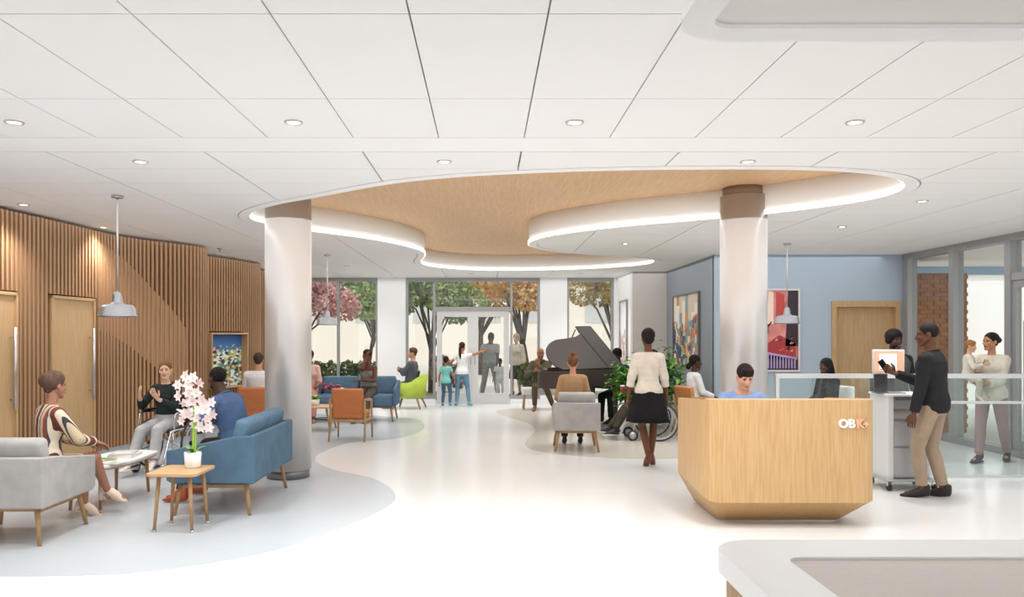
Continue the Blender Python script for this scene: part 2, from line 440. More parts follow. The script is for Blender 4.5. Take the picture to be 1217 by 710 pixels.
# sculpted shallow zone: curved wood infill between slats, swooping down
sp = resample(spline([Vector(p) for p in sec1], 8, False), .036)
def infill(f0, f1, y0, y1):
    b = MB(); pr = None
    seg = [p for p in sp if y0 <= p.y <= y1 and p.x < -4.40]
    ringsb = []
    for i, p in enumerate(seg):
        t = (seg[min(i+1, len(seg)-1)]-seg[max(i-1, 0)]).normalized(); nr = Vector((t.y, -t.x, 0))
        a = p+nr*.047; c = p+nr*.0; u = (p.y-y0)/(y1-y0)
        zt, zb = f1(u), f0(u)
        ringsb.append([(a.x, a.y, zb), (c.x, c.y, zb), (c.x, c.y, zt), (a.x, a.y, zt)])
    b.loft(ringsb, smooth=False); return b.build('curved_infill', M_slat, wall_left)
infill(lambda u: 1.72-1.0*u**1.8, lambda u: 2.86-1.15*u**1.9, 10.06, 11.62)
# cove lights in the gaps between the wall sections
def area_light(name, loc, size, energy, rot=(0, 0, 0), col=(1, .93, .82), sy=None):
    d = bpy.data.lights.new(name, 'AREA'); d.energy = energy; d.size = size; d.color = col
    if sy: d.shape = 'RECTANGLE'; d.size_y = sy
    o = bpy.data.objects.new(name, d); COL.objects.link(o); o.location = loc; o.rotation_euler = rot; return o
for i, (x, y) in enumerate(((-4.85, 12.7), (-4.85, 15.45))):
    area_light('cove_light', (x, y, ZC-.04), .2, 8, col=(1, .95, .88))
MB().bb((-9, -5, .0), (-5.76, 5.2, .01)).build('trim_2', M_floor).__setitem__('kind', 'structure')
struct(MB().bb((-5.75, 5.0, 0), (-5.65, YB, ZC)).build('wall_outer', M_white))
# oak doors in the slat wall
for k, (d0, d1) in enumerate(DOORS):
    p0 = min(sp, key=lambda p: abs(p.y-d0)); p1 = min(sp, key=lambda p: abs(p.y-d1)); t = (p1-p0); L = t.length
    dr = struct(thing('door_%d' % (k+1), None, None, (p0.x+.0, p0.y, 0), math.atan2(t.y, t.x)))
    MB().bb((.03, -.03, 0), (L-.03, .02, 2.09)).build('door_leaf', M_door, dr)
    for a, b in (((0, -.055, 0), (.03, .03, 2.12)), ((L-.03, -.055, 0), (L, .03, 2.12)), ((.0, -.055, 2.09), (L, .03, 2.125))):
        MB().bb(a, b).build('door_frame', M_oak, dr)
    h = MB(); hx = L-.1
    h.tube([(hx, -.09, .84), (hx, -.09, 1.74)], .019, 12)
    h.build('pull_handle', M_steel, dr)
    for z in (.95, 1.63): MB().tube([(hx, -.09, z), (hx, -.02, z)], .008, 8).build('handle_standoff', M_steel, dr)
# ------------------------------------------------------------ back wall: piers, glazing, entrance
def bx(px): return (px-VX)*YB/F
wb = struct(thing('wall_back', None, None))
for a, b in ((449.5, 482.5), (641.5, 673.5), (729, 745)):
    MB().bb((bx(a), YB-.12, 0), (bx(b), YB+.25, ZC)).build('pier', M_white, wb)
MB().bb((-5.8, YB-.1, 0), (bx(366), YB+.2, ZC)).build('pier', M_white, wb)
def window(name, x0, x1, mull, z0=.12):
    wd = struct(thing(name, None, None))
    fr = .055
    for a, b in (((x0, z0), (x1, z0+.08)), ((x0, ZC-.09), (x1, ZC))):
        MB().bb((a[0], YB-.03, a[1]), (b[0], YB+.09, b[1])).build('window_frame', M_alu, wd)
    for x in [x0+fr/2, x1-fr/2]+mull:
        MB().bb((x-fr/2, YB-.035, z0+.08), (x+fr/2, YB+.095, ZC-.09)).build('mullion', M_alu, wd)
    xs_ = [x0]+mull+[x1]
    for a, b in zip(xs_, xs_[1:]):
        MB().bb((a+.02, YB+.03, z0+.08), (b-.02, YB+.036, ZC-.09)).build('pane', M_glass, wd)
    MB().bb((x0, YB-.09, 0), (x1, YB+.1, z0)).build('sill', M_white, wd)
    return wd
window('window_1', bx(366), bx(449.5), [bx(402)])
window('window_2', bx(482.5), bx(517.5), [])
window('window_3', bx(606.5), bx(641.5), [])
window('window_4', bx(673.5), bx(729), [])
# entrance: transom over a double glass door
e0, e1 = bx(517.5), bx(606.5)
ent = struct(thing('window_5', None, None))
MB().bb((e0, YB-.03, ZC-.09), (e1, YB+.09, ZC)).build('window_frame', M_alu, ent)
MB().bb((e0, YB-.03, 2.24), (e1, YB+.09, 2.34)).build('window_frame', M_alu, ent)
MB().bb((e0, YB+.03, 2.34), (e1, YB+.036, ZC-.09)).build('pane', M_glass, ent)
M_doorfr = mat('silver_door_frame', 'D5D3D1', .4, .2)
for k, (a, b) in enumerate(((e0+.03, (e0+e1)/2), ((e0+e1)/2, e1-.03))):
    dr = struct(thing('door_%d' % (k+3), None, None))
    for q in (((a, 0), (a+.13, 2.24)), ((b-.13, 0), (b, 2.24)), ((a+.13, 0), (b-.13, .26)), ((a+.13, 2.10), (b-.13, 2.24))):
        MB().bb((q[0][0], YB-.01, q[0][1]), (q[1][0], YB+.05, q[1][1])).build('door_frame', M_doorfr, dr)
    MB().bb((a+.12, YB+.018, .25), (b-.12, YB+.024, 2.11)).build('pane', M_glass, dr)
    hx = b-.05 if k == 0 else a+.05
    MB().tube([(hx, YB-.07, .95), (hx, YB-.07, 1.3)], .012, 8).tube([(hx, YB-.07, .98), (hx, YB, .98)], .008, 6).tube([(hx, YB-.07, 1.27), (hx, YB, 1.27)], .008, 6).build('pull_handle', M_steel, dr)
# ------------------------------------------------------------ right side walls
struct(MB().bb((3.16, 16.9, 0), (3.5, YB+.2, ZC)).build('wall_alcove', M_white))
struct(MB().bb((3.20, 16.86, 0), (4.1, 16.90, ZC)).build('wall_alcove_end', M_beigewall))
struct(MB().bb((3.94, 13.4, 0), (4.1, 16.86, ZC)).build('wall_grey', M_greywall))
D0, D1, DT = P(988, 0, 13.3).x, P(1069.5, 0, 13.3).x, 2.24
wr = struct(MB().bb((3.94, 13.3, 0), (D0, 13.45, ZC)).bb((D0, 13.3, DT), (D1, 13.45, ZC)).bb((D1, 13.3, 0), (7.22, 13.45, ZC)).build('wall_blue', M_bluewall))
MB().bb((3.935, 13.29, 0), (4.3, 13.3, .1)).bb((4.3, 13.285, 0), (D0, 13.3, .1)).build('skirting', M_alu, wr)
dr = struct(thing('door_5', None, None, (D0, 13.3, 0)))
W = D1-D0
for a, b in (((0, -.03, 0), (.08, .14, DT)), ((W-.08, -.03, 0), (W, .14, DT)), ((.08, -.03, DT-.1), (W-.08, .14, DT))):
    MB().bb(a, b).build('door_frame', M_oak, dr)
MB().bb((.08, .08, 0), (W-.08, .12, DT-.1)).build('door_leaf', M_door, dr)
MB().box((W-.14, .06, 1.02), (.12, .02, .02)).box((W-.09, .07, 1.02), (.03, .04, .03)).build('door_handle', M_steel, dr)
# glazed wall on the right, running towards the camera
XR = 7.17
gw = struct(thing('window_6', None, None))
MB().bb((XR-.03, 3, ZC-.1), (XR+.14, 13.3, ZC)).build('window_frame', M_alu, gw)
MB().bb((XR-.02, 3, 0), (XR+.12, 13.3, .1)).build('window_frame', M_alu, gw)
MY = [13.18, 11.9, 10.62, 9.3, 8.0, 6.7, 5.4, 4.1]
for y in MY:
    MB().bb((XR-.03, y-.06, .1), (XR+.13, y+.06, ZC-.1)).build('mullion', M_alu, gw)
for i, (a, b) in enumerate(zip(MY, MY[1:])):
    if i == 2: continue
    MB().bb((XR+.04, b+.05, .1), (XR+.05, a-.05, ZC-.1)).build('pane', M_glass, gw)
MB().bb((XR-.02, 9.36, 2.40), (XR+.1, 10.56, 2.5)).build('window_frame', M_alu, gw)
MB().bb((XR+.04, 9.35, 2.5), (XR+.05, 10.57, ZC-.1)).build('pane', M_glass, gw)
dr = struct(thing('door_6', None, None))
for a, b in (((9.36, .02), (9.44, 2.4)), ((10.48, .02), (10.56, 2.4)), ((9.44, .02), (10.48, .22)), ((9.44, 2.3), (10.48, 2.4))):
    MB().bb((XR+.0, a[0], a[1]), (XR+.07, b[0], b[1])).build('door_frame', M_alu, dr)
MB().bb((XR+.03, 9.43, .2), (XR+.04, 10.49, 2.31)).build('pane', M_glass, dr)
MB().tube([(XR-.06, 9.55, .8), (XR-.06, 9.55, 1.3)], .014, 8).tube([(XR-.06, 9.55, .85), (XR, 9.55, .85)], .008, 6).tube([(XR-.06, 9.55, 1.25), (XR, 9.55, 1.25)], .008, 6).build('pull_handle', M_steel, dr)
# ------------------------------------------------------------ columns
for k, (cx, lab) in enumerate(((-2.30, 'satin silver round column behind the blue sofa, left of the hall'), (3.01, 'satin silver round column rising behind the oak reception desk'))):
    c = thing('column', lab, 'column', (cx, 9.05, 0))
    MB().cyl((0, 0, .0), .245, .12, 48).build('base_ring', mat('dark_steel', '8A8A8C', .35, .8), c)
    MB().cyl((0, 0, .10), .265, ZC+.23-.10, 64).build('shaft', M_column, c)
    MB().cyl((0, 0, ZC+.2), .235, .13, 48).build('neck', mat('bronze_neck', '9C8571', .5, .3), c)
# ------------------------------------------------------------ downlights
M_lamp = emis('lamp_glow', 'FFF8EE', 6.0)
DL = [(17, 145), (349, 145), (683, 145), (1016, 145), (167, 192), (528, 192), (889, 192), (28, 243), (123, 270), (1096, 239), (1001, 269.5), (743, 289.5),
      (412, 316.5), (429.5, 325.3), (560, 325.3), (690.5, 325.3)]
names = ['in the front tiles at far left', 'in the front tiles left of centre', 'in the front tiles right of centre', 'in the front tiles at far right',
 'behind the gypsum band above the slat wall doors', 'before the wooden ceiling recess, centre', 'before the wooden ceiling recess above right column', 'beside the slat wall, nearest the picture edge',
 'beside the slat wall behind the big pendant', 'right of the ceiling recess, nearer one', 'right of the ceiling recess, farther one', 'in the inner bay of the ceiling recess',
 'above the pendant by the left windows', 'nearest the left windows', 'before the entrance doors', 'above the piano window']
ring_me = meshof(MB().lathe([(.044, 0), (.06, 0), (.06, -.006), (.056, -.01), (.047, -.01), (.043, -.003)], 28, closed=True), 'trim_ring', mat('downlight_ring', 'CFC8C2', .35, .4))
lens_me = meshof(MB().lathe([(.001, -.003), (.0435, -.003), (.0435, .0), (.001, .0)], 24), 'lens', M_lamp)
for (px, py), nm in zip(DL, names):
    p = CE(px, py)
    t = thing('downlight', 'small round recessed downlight %s' % nm, 'light', p, group='recessed ceiling downlights')
    share('trim_ring', ring_me, t); share('lens', lens_me, t)
    d = bpy.data.lights.new('lamp', 'SPOT'); d.energy = DOWNLIGHT_W*4; d.spot_size = R(125); d.spot_blend = .9; d.shadow_soft_size = .12; d.color = (1, .985, .97)
    lo = bpy.data.objects.new('lamp', d); COL.objects.link(lo); lo.parent = t; lo.location = (0, 0, -.03)
sp_ = thing('sprinkler_head', 'tiny silver sprinkler head on the ceiling by the slat wall', 'sprinkler', CE(261, 295))
MB().cyl((0, 0, -.01), .035, .012, 16).build('plate', M_steel, sp_); MB().cyl((0, 0, -.06), .012, .05, 8).build('nozzle', M_steel, sp_)
# ------------------------------------------------------------ outside
M_pave = mat('pale_paving', 'E6DDD0', .8, noise=.08, nscale=3)
M_grass = mat('grass', '8E9B62', .9, noise=.3, nscale=6)
struct(MB().bb((-60, YB+.3, -.14), (60, 90, -.02)).bb((7.45, -10, -.14), (60, YB+.3, -.02)).build('ground', M_pave))
struct(MB().bb((-9, YB+1.4, -.03), (-.9, YB+4.0, .02)).bb((1.7, YB+1.4, -.03), (7, YB+4.0, .02)).build('planting_bed', M_grass))
# long pale building across the plaza
fb = thing('pale_building', 'long pale building with dark window bands across the plaza', 'building', (0, 46, 0))
MB().bb((-40, 0, -.1), (40, 6, 5.2)).build('facade', mat('pale_render', 'EFE3D6', .9), fb)
MB().bb((-40.5, -.8, 5.2), (40.5, 6.5, 5.6)).build('roof_slab', mat('roof_edge', 'CFC4B8', .8), fb)
wme = meshof(MB().bb((-.9, -.04, 0), (.9, .02, 1.5)), 'window_panel', mat('facade_window', 'C9C6C2', .2))
for i in range(-9, 10): share('window_panel', wme, fb, (i*3.4, 0, 2.4))
def leafy(name, blobs, m, parent, n, size, seed=1, elong=1.6):
    """foliage: thousands of small folded leaves in ellipsoid clouds"""
    rnd = np.random.RandomState(seed); V = []; Fc = []
    tot = sum(b[1][0]*b[1][1]*b[1][2] for b in blobs); k = 0
    base = np.array([[-1, 0, 0], [0, -.5*1, .12], [1, 0, 0], [0, .5, .12]])
    for c, r in blobs:
        q = max(int(n*r[0]*r[1]*r[2]/tot), 6)
        d = rnd.normal(size=(q, 3)); d /= np.linalg.norm(d, axis=1)[:, None]
        rad = rnd.uniform(.45, 1.0, q)**.5
        pos = np.array(c)+d*rad[:, None]*np.array(r)
        for p_ in pos:
            a = rnd.normal(size=3); a /= np.linalg.norm(a); b_ = np.cross(a, rnd.normal(size=3)); b_ /= np.linalg.norm(b_)+1e-9; cc = np.cross(a, b_)
            s_ = size*rnd.uniform(.5, 1.1)
            for q_ in base: V.append(tuple(p_+(a*q_[0]*elong*.5+b_*q_[1]+cc*q_[2])*s_))
            Fc.append((k, k+1, k+2)); Fc.append((k, k+2, k+3)); k += 4
    me = bpy.data.meshes.new(name); me.from_pydata(V, [], Fc); me.materials.append(m)
    o = bpy.data.objects.new(name, me); COL.objects.link(o); o.parent = parent; o['kind'] = 'stuff'
    return o
def leafmat(name, c, c2):
    m = mat(name, c, .7, noise=1, col2=c2, nscale=2.2)
    return m
def tree(label, loc, h, spread, m, n, seed, size=.16, lean=(0, 0), crown0=None, nb=9, r0=.13, bark='6B5547', name='tree'):
    rnd = random.Random(seed); t = thing(name, label, 'tree', loc)
    mb = MB(); top = Vector((lean[0], lean[1], h*.42)); bk = mat('bark_'+bark, bark, .9, noise=.35, nscale=8)
    mb.tube([(0, 0, -.1), (lean[0]*.2, lean[1]*.2, h*.15), (lean[0]*.55, lean[1]*.55, h*.3), top], [r0*1.25, r0, r0*.85, r0*.7], 10)
    blobs = []
    for i in range(nb):
        a = 2*PI*i/nb+rnd.uniform(-.3, .3); rr = spread*rnd.uniform(.45, .95); z = h*rnd.uniform(.55, .97)
        e = Vector((lean[0]+rr*math.cos(a), lean[1]+rr*math.sin(a), z)); mid = top.lerp(e, .5)+Vector((0, 0, h*.05*rnd.uniform(-.3, 1)))
        st = Vector((lean[0]*.6, lean[1]*.6, h*rnd.uniform(.25, .42)))
        mb.tube([st, mid, e], [r0*.5, r0*.32, r0*.1], 7)
        blobs.append((tuple(e), (spread*.42, spread*.42, h*.12)))
        if rnd.random() < .7: blobs.append((tuple(mid+Vector((0, 0, h*.1))), (spread*.33, spread*.33, h*.09)))
    mb.build('trunk', bk, t)
    if crown0: blobs += crown0
    leafy('foliage', blobs, m, t, n, size, seed); return t
G_pink = leafmat('pink_blossom', 'F6CFCC', 'E3A19F'); G_green = leafmat('fresh_foliage', 'AEBB72', '6B8046')
G_aut = leafmat('autumn_foliage', 'EFC87C', 'C98D45'); G_hedge = leafmat('hedge_foliage', '7E8A52', '46562F')
G_yel = leafmat('golden_foliage', 'D9C074', '9A7A38'); G_lilac = leafmat('lilac_bloom', 'C59BA8', '7F7A55')
tree('pink blossom tree outside the leftmost window', (-5.3, 22.3, 0), 3.8, 1.35, G_pink, 7000, 3, .1, r0=.07, nb=11)
tree('green multi-stemmed tree with open branches outside the left window', (-4.1, 27.0, 0), 4.9, 2.0, G_green, 11000, 5, .13, lean=(.3, 0), r0=.07, nb=14)
tree('tall green tree with slim straight trunk left of the entrance', (-1.55, 22.0, 0), 4.2, 1.25, G_green, 6500, 8, .11, r0=.07, nb=12)
tree('broad golden autumn tree behind the entrance doors', (-.2, 33, 0), 6.3, 3.6, G_aut, 12000, 12, .2, r0=.12, nb=14)
tree('autumn tree with leaning trunk right of the entrance', (1.35, 24.0, 0), 4.4, 1.35, G_aut, 6500, 15, .11, lean=(-.3, 0), r0=.09, nb=12)
tree('golden leaved tree with pale forked trunk outside the piano window', (3.85, 22.0, 0), 4.0, 1.15, G_yel, 6000, 21, .1, lean=(-.25, 0), r0=.09, bark='8C7A6C', nb=12)
tree('distant green tree far beyond the left pier', (-9, 36, 0), 6.5, 3.4, G_green, 5000, 25, .26, r0=.2)
tree('distant golden tree far beyond the right pier', (8.2, 36, 0), 6.5, 3.6, G_yel, 5000, 27, .26, r0=.2)
def shrub(label, loc, blobs, m, n, seed, size=.07, group=None):
    t = thing('shrub', label, 'shrub', loc, group=group)
    for c, r in blobs: MB().tube([(c[0], c[1], -.05), c], [.015, .008], 5).build('stem', mat('stem_brown', '6B5A40', .9), t)
    leafy('foliage', blobs, m, t, n, size, seed)
shrub('low clipped hedge outside the leftmost window panes', (-3.7, YB+2.1, 0), [((-1.2+.4*i, 0, .62), (.34, .35, .36)) for i in range(8)], G_hedge, 3800, 31, .08)
shrub('lilac flowering shrub outside the narrow window by the green chair', (-1.0, YB+2.3, 0), [((-.2, 0, .75), (.32, .3, .4)), ((.25, .1, .55), (.3, .3, .35))], G_lilac, 1500, 33)
shrub('low dark shrub outside, right of the entrance', (1.35, YB+2.6, 0), [((-.2, 0, .55), (.3, .3, .35)), ((.3, .1, .45), (.35, .3, .3))], G_hedge, 1400, 34)
# right side: brick pier, canopy, shelving of the neighbouring shop
M_brick = mat('red_brick', 'C48A68', .85, noise=.3, nscale=9); M_mortar = mat('mortar', '9A7F6E', .9)
bp = thing('brick_pier', 'red brick pier outside the first glass panel by the blue wall', 'pier', (7.62, 13.75, 0))
MB().bb((-.26, -.44, -.05), (.64, .5, 2.72)).build('mortar_core', M_mortar, bp)
mb = MB()
for r_ in range(36):
    z = .0+r_*.075; off = .11 if r_ % 2 else 0
    for i in range(-1, 4):
        a = max(-.27, -.27+i*.225+off); b = min(.65, -.27+(i+1)*.225+off-.012)
        if b-a > .03: mb.bb((a, -.455, z), (b, -.43, z+.063))
    for i in range(-1, 5):
        a = max(-.45, -.45+i*.225+off); b = min(.5, -.45+(i+1)*.225+off-.012)
        if b-a > .03: mb.bb((-.275, a, z), (-.255, b, z+.063))
o = mb.build('bricks', M_brick, bp); o['kind'] = 'stuff'
cp = thing('entrance_canopy', 'pale flat canopy with blue edge outside the right glazing', 'canopy', (10.5, 10, 0))
MB().bb((-3.2, -6, 3.0), (3, 5.3, 3.3)).build('canopy_slab', mat('canopy_white', 'F3EEE8', .8), cp)
MB().bb((-3.1, 5.2, 2.84), (3, 5.3, 3.0)).build('fascia', mat('canopy_blue', 'A9C4DC', .6), cp)
for x, y in ((2.6, -5), (2.6, 4.9)): MB().bb((x-.12, y-.12, -.02), (x+.12, y+.12, 3.0)).build('post', M_white, cp)
sh = thing('neighbour_wall', 'plain cream building seen beyond the right glazing', 'building', (16.5, 16, 0))
MB().bb((-7, 4, -.05), (6, 4.3, 3.2)).build('facade', mat('cream_render', 'F1EAE3', .85), sh); MB().bb((-7.1, 3.9, 3.2), (6.1, 4.4, 3.35)).build('coping', M_white, sh)
sf = thing('display_shelf', 'white display shelving with small goods outside the right glass door', 'shelf', (9.7, 12.5, 0), R(-25))
for x in (-.8, .8): MB().bb((x-.03, -.2, 0), (x+.03, .2, 1.9)).build('side_panel', M_white, sf)
for z in (.3, .75, 1.2, 1.65): MB().bb((-.77, -.2, z-.02), (.77, .2, z+.02)).build('shelf', M_white, sf)
rnd = random.Random(4); k = 0
gcol = ['6E8FA8', '9DAF8C', 'C58E7F', '5F6B86', 'D9C9A3', '8A7C9A']
gnam = ['steel blue', 'sage green', 'rosy brown', 'slate blue', 'sand yellow', 'dull purple']
for z, w_ in ((.32, 'lowest shelf'), (.77, 'second shelf'), (1.22, 'third shelf'), (1.67, 'top shelf')):
    for i in range(5):
        hh = rnd.uniform(.14, .3); ww = rnd.uniform(.09, .13)
        t = MB().rbox((0, 0, hh/2), (ww*2, .16, hh), .01).build('shop_box', mat('goods_'+gcol[(i+k) % 6], gcol[(i+k) % 6], .6))
        t.location = Matrix.Rotation(R(-25), 4, 'Z') @ Vector((-.58+i*.29, -.02, 0))+Vector((9.7, 12.5, z+.001)); t.rotation_euler = (0, 0, R(-25))
        tag(t, '%s box %s on the %s outside' % (gnam[(i+k) % 6], ('at the left end', 'second from left', 'in the middle', 'second from right', 'at the right end')[i], w_), 'box', 'boxes on the %s outside' % w_)
    k += 2
# ------------------------------------------------------------ glass railing by the desk
gr = thing('glass_railing', 'glass panel railing with brushed steel rails behind the reception desk', 'railing', (3.36, 9.0, 0))
L = 3.75
M_railm = mat('pale_satin_rail', 'DAD8D6', .35, .4)
MB().bb((0, -.03, 1.155), (L, .03, 1.205)).build('top_rail', M_railm, gr)
MB().bb((0, -.05, .86), (L, .0, .89)).build('mid_rail', M_railm, gr)
MB().bb((0, -.02, .0), (L, .02, .03)).build('bottom_track', M_railm, gr)
for i in range(4):
    MB().bb((.02+i*L/4+.02, -.006, .03), (.02+(i+1)*L/4-.03, .006, 1.155)).build('glass_panel', M_rail_glass, gr)
for i in range(5):
    x = min(.02+i*L/4, L-.03)
    if i in (0, 4): MB().bb((x-.02, -.025, 0), (x+.02, .025, 1.155)).build('post', M_railm, gr)
# ------------------------------------------------------------ furniture
def fabric(name, c, c2=None, b=.25):
    return mat(name, c, .9, noise=.12, nscale=6, col2=c2, bump=b, bscale=350, spec=.2)
F_grey = fabric('light_grey_upholstery', 'B0ACA8', 'A3A09C'); F_blue = fabric('denim_blue_upholstery', '587286', '50697C')
F_blue2 = fabric('blue_seat_upholstery', '627C90', '597387'); F_green = fabric('lime_upholstery', 'BCD05A', 'AFC44E')
L_or = mat('orange_leather', 'C0733F', .5, noise=.12, nscale=8, bump=.08, bscale=90); L_tan = mat('tan_leather', 'C88552', .5, noise=.12, nscale=8)
def leg(a, b, r0=.021, r1=.015):
    return MB().tube([a, b], [r0, r1], 8)
def lounge(name, label, cat, loc, rz, W, D, up, upc, hb=.70, ha=.60, group=None, zb=.30, cush_h=.85, seats=1, leg_in=.09):
    """lounge seat facing +Y: faceted shell (back + sloping arms), seat and back cushions, oak legs and rails"""
    t = thing(name, label, cat, loc, rz, group); w, d = W/2, D/2; th = .055
    # shell: outer outline goes round three sides; top drops from back to arm front; bottom corner tucked in
    def side(sg):
        m = MB(); x0 = sg*w; x1 = sg*(w-th)
        prof = [(-d, zb), (-d+.0, hb), (-d+.2, hb-.015), (d, ha), (d, zb+.03), (d-.06, zb), (-d, zb)][:-1]
        m.add([(x0, y, z) for y, z in prof]+[(x1, y, z) for y, z in prof],
              [tuple(range(len(prof))), tuple(range(2*len(prof)-1, len(prof)-1, -1))]+[(i, (i+1) % len(prof), len(prof)+(i+1) % len(prof), len(prof)+i) for i in range(len(prof))])
        return m
    for sg in (-1, 1): side(sg).build('arm_panel', up, t, .012)
    MB().bb((-w+.002, -d-.003, zb), (w-.002, -d+th, hb)).build('back_panel', up, t, .015)
    MB().rbox((0, .03, .36), (W-2*th, D-.08, .14), .03).build('seat_base', up, t)
    sw = (W-2*th)/seats
    for i in range(seats):
        cx = -w+th+sw*(i+.5)
        MB().rbox((cx, .05, .455), (sw-.01, D-.17, .1), .035, 4).build('seat_cushion', upc, t)
        M = Matrix.Translation((cx, -d+.17, .66)) @ Matrix.Rotation(R(12), 4, 'X')
        MB().rbox((0, 0, 0), (sw-.015, .14, (cush_h-.47)), .045, 4, M=M).build('back_cushion', upc, t)
    for sx in (-1, 1):
        for sy in (-1, 1):
            leg((sx*(w-leg_in-.02), sy*(d-leg_in-.02), zb+.04), (sx*(w-leg_in+.035), sy*(d-leg_in+.035), 0), .024, .016).build('leg', M_oakleg, t)
    for sy in (-1, 1): MB().box((0, sy*(d-leg_in-.01), zb-.02), (W-2*leg_in, .035, .03)).build('rail', M_oakleg, t)
    for sx in (-1, 1): MB().box((sx*(w-leg_in-.01), 0, zb-.035), (.035, D-2*leg_in-.04, .03)).build('rail', M_oakleg, t)
    return t
lounge('lounge_chair', 'light grey upholstered lounge chair at the left edge, seen from behind', 'chair', (-3.86, 6.42, 0), 0, .86, .82, F_grey, F_grey, cush_h=.82)
lounge('two_seat_sofa', 'blue upholstered two seat sofa with oak legs in front of left column', 'sofa', (-2.50, 7.74, 0), R(90), 1.40, .80, F_blue, F_blue2, hb=.74, seats=2, cush_h=.9)
lounge('lounge_chair', 'light grey upholstered lounge chair facing the grand piano', 'chair', (1.31, 11.28, 0), R(-3), .66, .68, F_grey, F_grey, cush_h=.83, leg_in=.06)
lounge('long_sofa', 'long blue sofa with its back to the left windows', 'sofa', (-2.86, 15.15, 0), R(180), 2.3, .82, F_blue, F_blue2, hb=.76, ha=.62, seats=3, cush_h=.84)
# lime tub chair by the window
t = thing('tub_chair', 'lime green tub chair with tapered oak legs beside the white pier', 'chair', (-1.72, 17.6, 0), R(82))
t.scale = (1.2, 1.2, 1.0)
rg = []
for i in range(17):
    a = R(180+(-20+220*i/16)); z1 = .45+.33*(math.sin(R(-20+220*i/16)) if 0 < (-20+220*i/16) < 180 else 0)**.6 if 0 < (-20+220*i/16) < 180 else .45
    z1 = max(z1, .6); c, s_ = math.cos(a), math.sin(a)
    rg.append([(c*.36, s_*.34, z1), (c*.29, s_*.27, z1-.01), (c*.27, s_*.25, .28), (c*.31, s_*.29, .25)])
MB().loft(rg, smooth=True).build('tub_shell', F_green, t)
MB().lathe([(.01, .27), (.25, .27), (.29, .32), (.29, .42), (.26, .46), (.01, .47)], 28).build('seat_cushion', F_green, t)
for sx in (-1, 1):
    for sy in (-1, 1): leg((sx*.17, sy*.17, .29), (sx*.26, sy*.26, 0), .026, .014).build('leg', M_oakleg, t)
for q in (0, 90): MB().box((0, 0, .265), (.42, .05, .03), R(45+q)).build('cross_rail', M_oakleg, t)
def wood_armchair(label, loc, rz, up, group=None):
    """open oak frame armchair with leather seat and back, facing +Y"""
    t = thing('armchair', label, 'chair', loc, rz, group); w = .27
    M = Matrix.Translation((0, -.24, .60)) @ Matrix.Rotation(R(12), 4, 'X')
    MB().rbox((0, 0, 0), (.50, .075, .46), .03, 4, M=M).build('backrest', up, t)
    MB().rbox((0, .02, .40), (.50, .52, .11), .035, 4).build('seat', up, t)
    for sx in (-1, 1):
        MB().tube([(sx*(w+.01), -.34, 0), (sx*w, -.24, .34), (sx*w, -.30, .66)], [.014, .021, .017], 8).build('rear_leg', M_oakleg, t)
        MB().tube([(sx*(w+.01), .27, 0), (sx*w, .24, .60)], [.014, .019], 8).build('front_leg', M_oakleg, t)
        MB().tube([(sx*w, -.32, .655), (sx*(w+.012), 0, .635), (sx*w, .29, .60)], [.017, .025, .022], 8, flat=.6).build('armrest', M_oakleg, t)
        MB().box((sx*w, 0, .325), (.03, .50, .035)).build('rail', M_oakleg, t)
    for y in (-.25, .24): MB().box((0, y, .32), (2*w, .03, .035)).build('rail', M_oakleg, t)
    return t
wood_armchair('orange leather armchair with open oak frame before the long blue sofa', (-2.13, 12.33, 0), R(-3), L_or, 'orange leather armchairs')
wood_armchair('orange leather armchair half hidden behind the left column', (-3.72, 12.6, 0), R(8), L_or, 'orange leather armchairs')
wood_armchair('tan leather armchair with oak frame behind the desk, under the city painting', (3.5, 12.75, 0), R(-72), L_tan, 'orange leather armchairs')
# ------------------------------------------------------------ tables
def table_top(m, w, d, z, th, r=.03): return m.prism(rrect(-w/2, -d/2, w/2, d/2, r, 5), z-th, z)
t = thing('side_table', 'small square oak side table holding the white flower pot', 'table', (-2.61, 6.66, 0), R(-2))
o = table_top(MB(), .43, .47, .50, .025, .05).build('table_top', M_oakx, t, .004)
for sx in (-1, 1):
    for sy in (-1, 1):
        leg((sx*.13, sy*.14, .48), (sx*.16, sy*.165, .015), .019, .014).build('leg', M_oakleg, t)
        MB().cyl((sx*.161, sy*.166, 0), .017, .018, 12).build('foot_cap', M_steel, t)
SIDE = t.location.copy()
M_tt = mat('white_laminate', 'E3E1DF', .35)
t = thing('coffee_table', 'long white topped coffee table with oak legs in the left seating group', 'table', (-3.72, 7.72, 0), 0)
out = [(-.26, -.52), (-.08, -.60), (.10, -.50), (.25, -.15), (.25, .46), (.17, .56), (-.14, .58), (-.26, .2)]
out = [p for p in spline([Vector((a, b, 0)) for a, b in out], 5)]
MB().prism(out, .395, .425).build('table_top', M_tt, t, .006)
MB().prism([p*.97 for p in out], .38, .396).build('top_edge', M_oakx, t)
for x, y in ((-.18, -.38), (.08, -.38), (.15, .44), (-.16, .44)):
    leg((x, y, .39), (x*1.1, y*1.06, 0), .022, .015).build('leg', M_oakleg, t)
CT = t
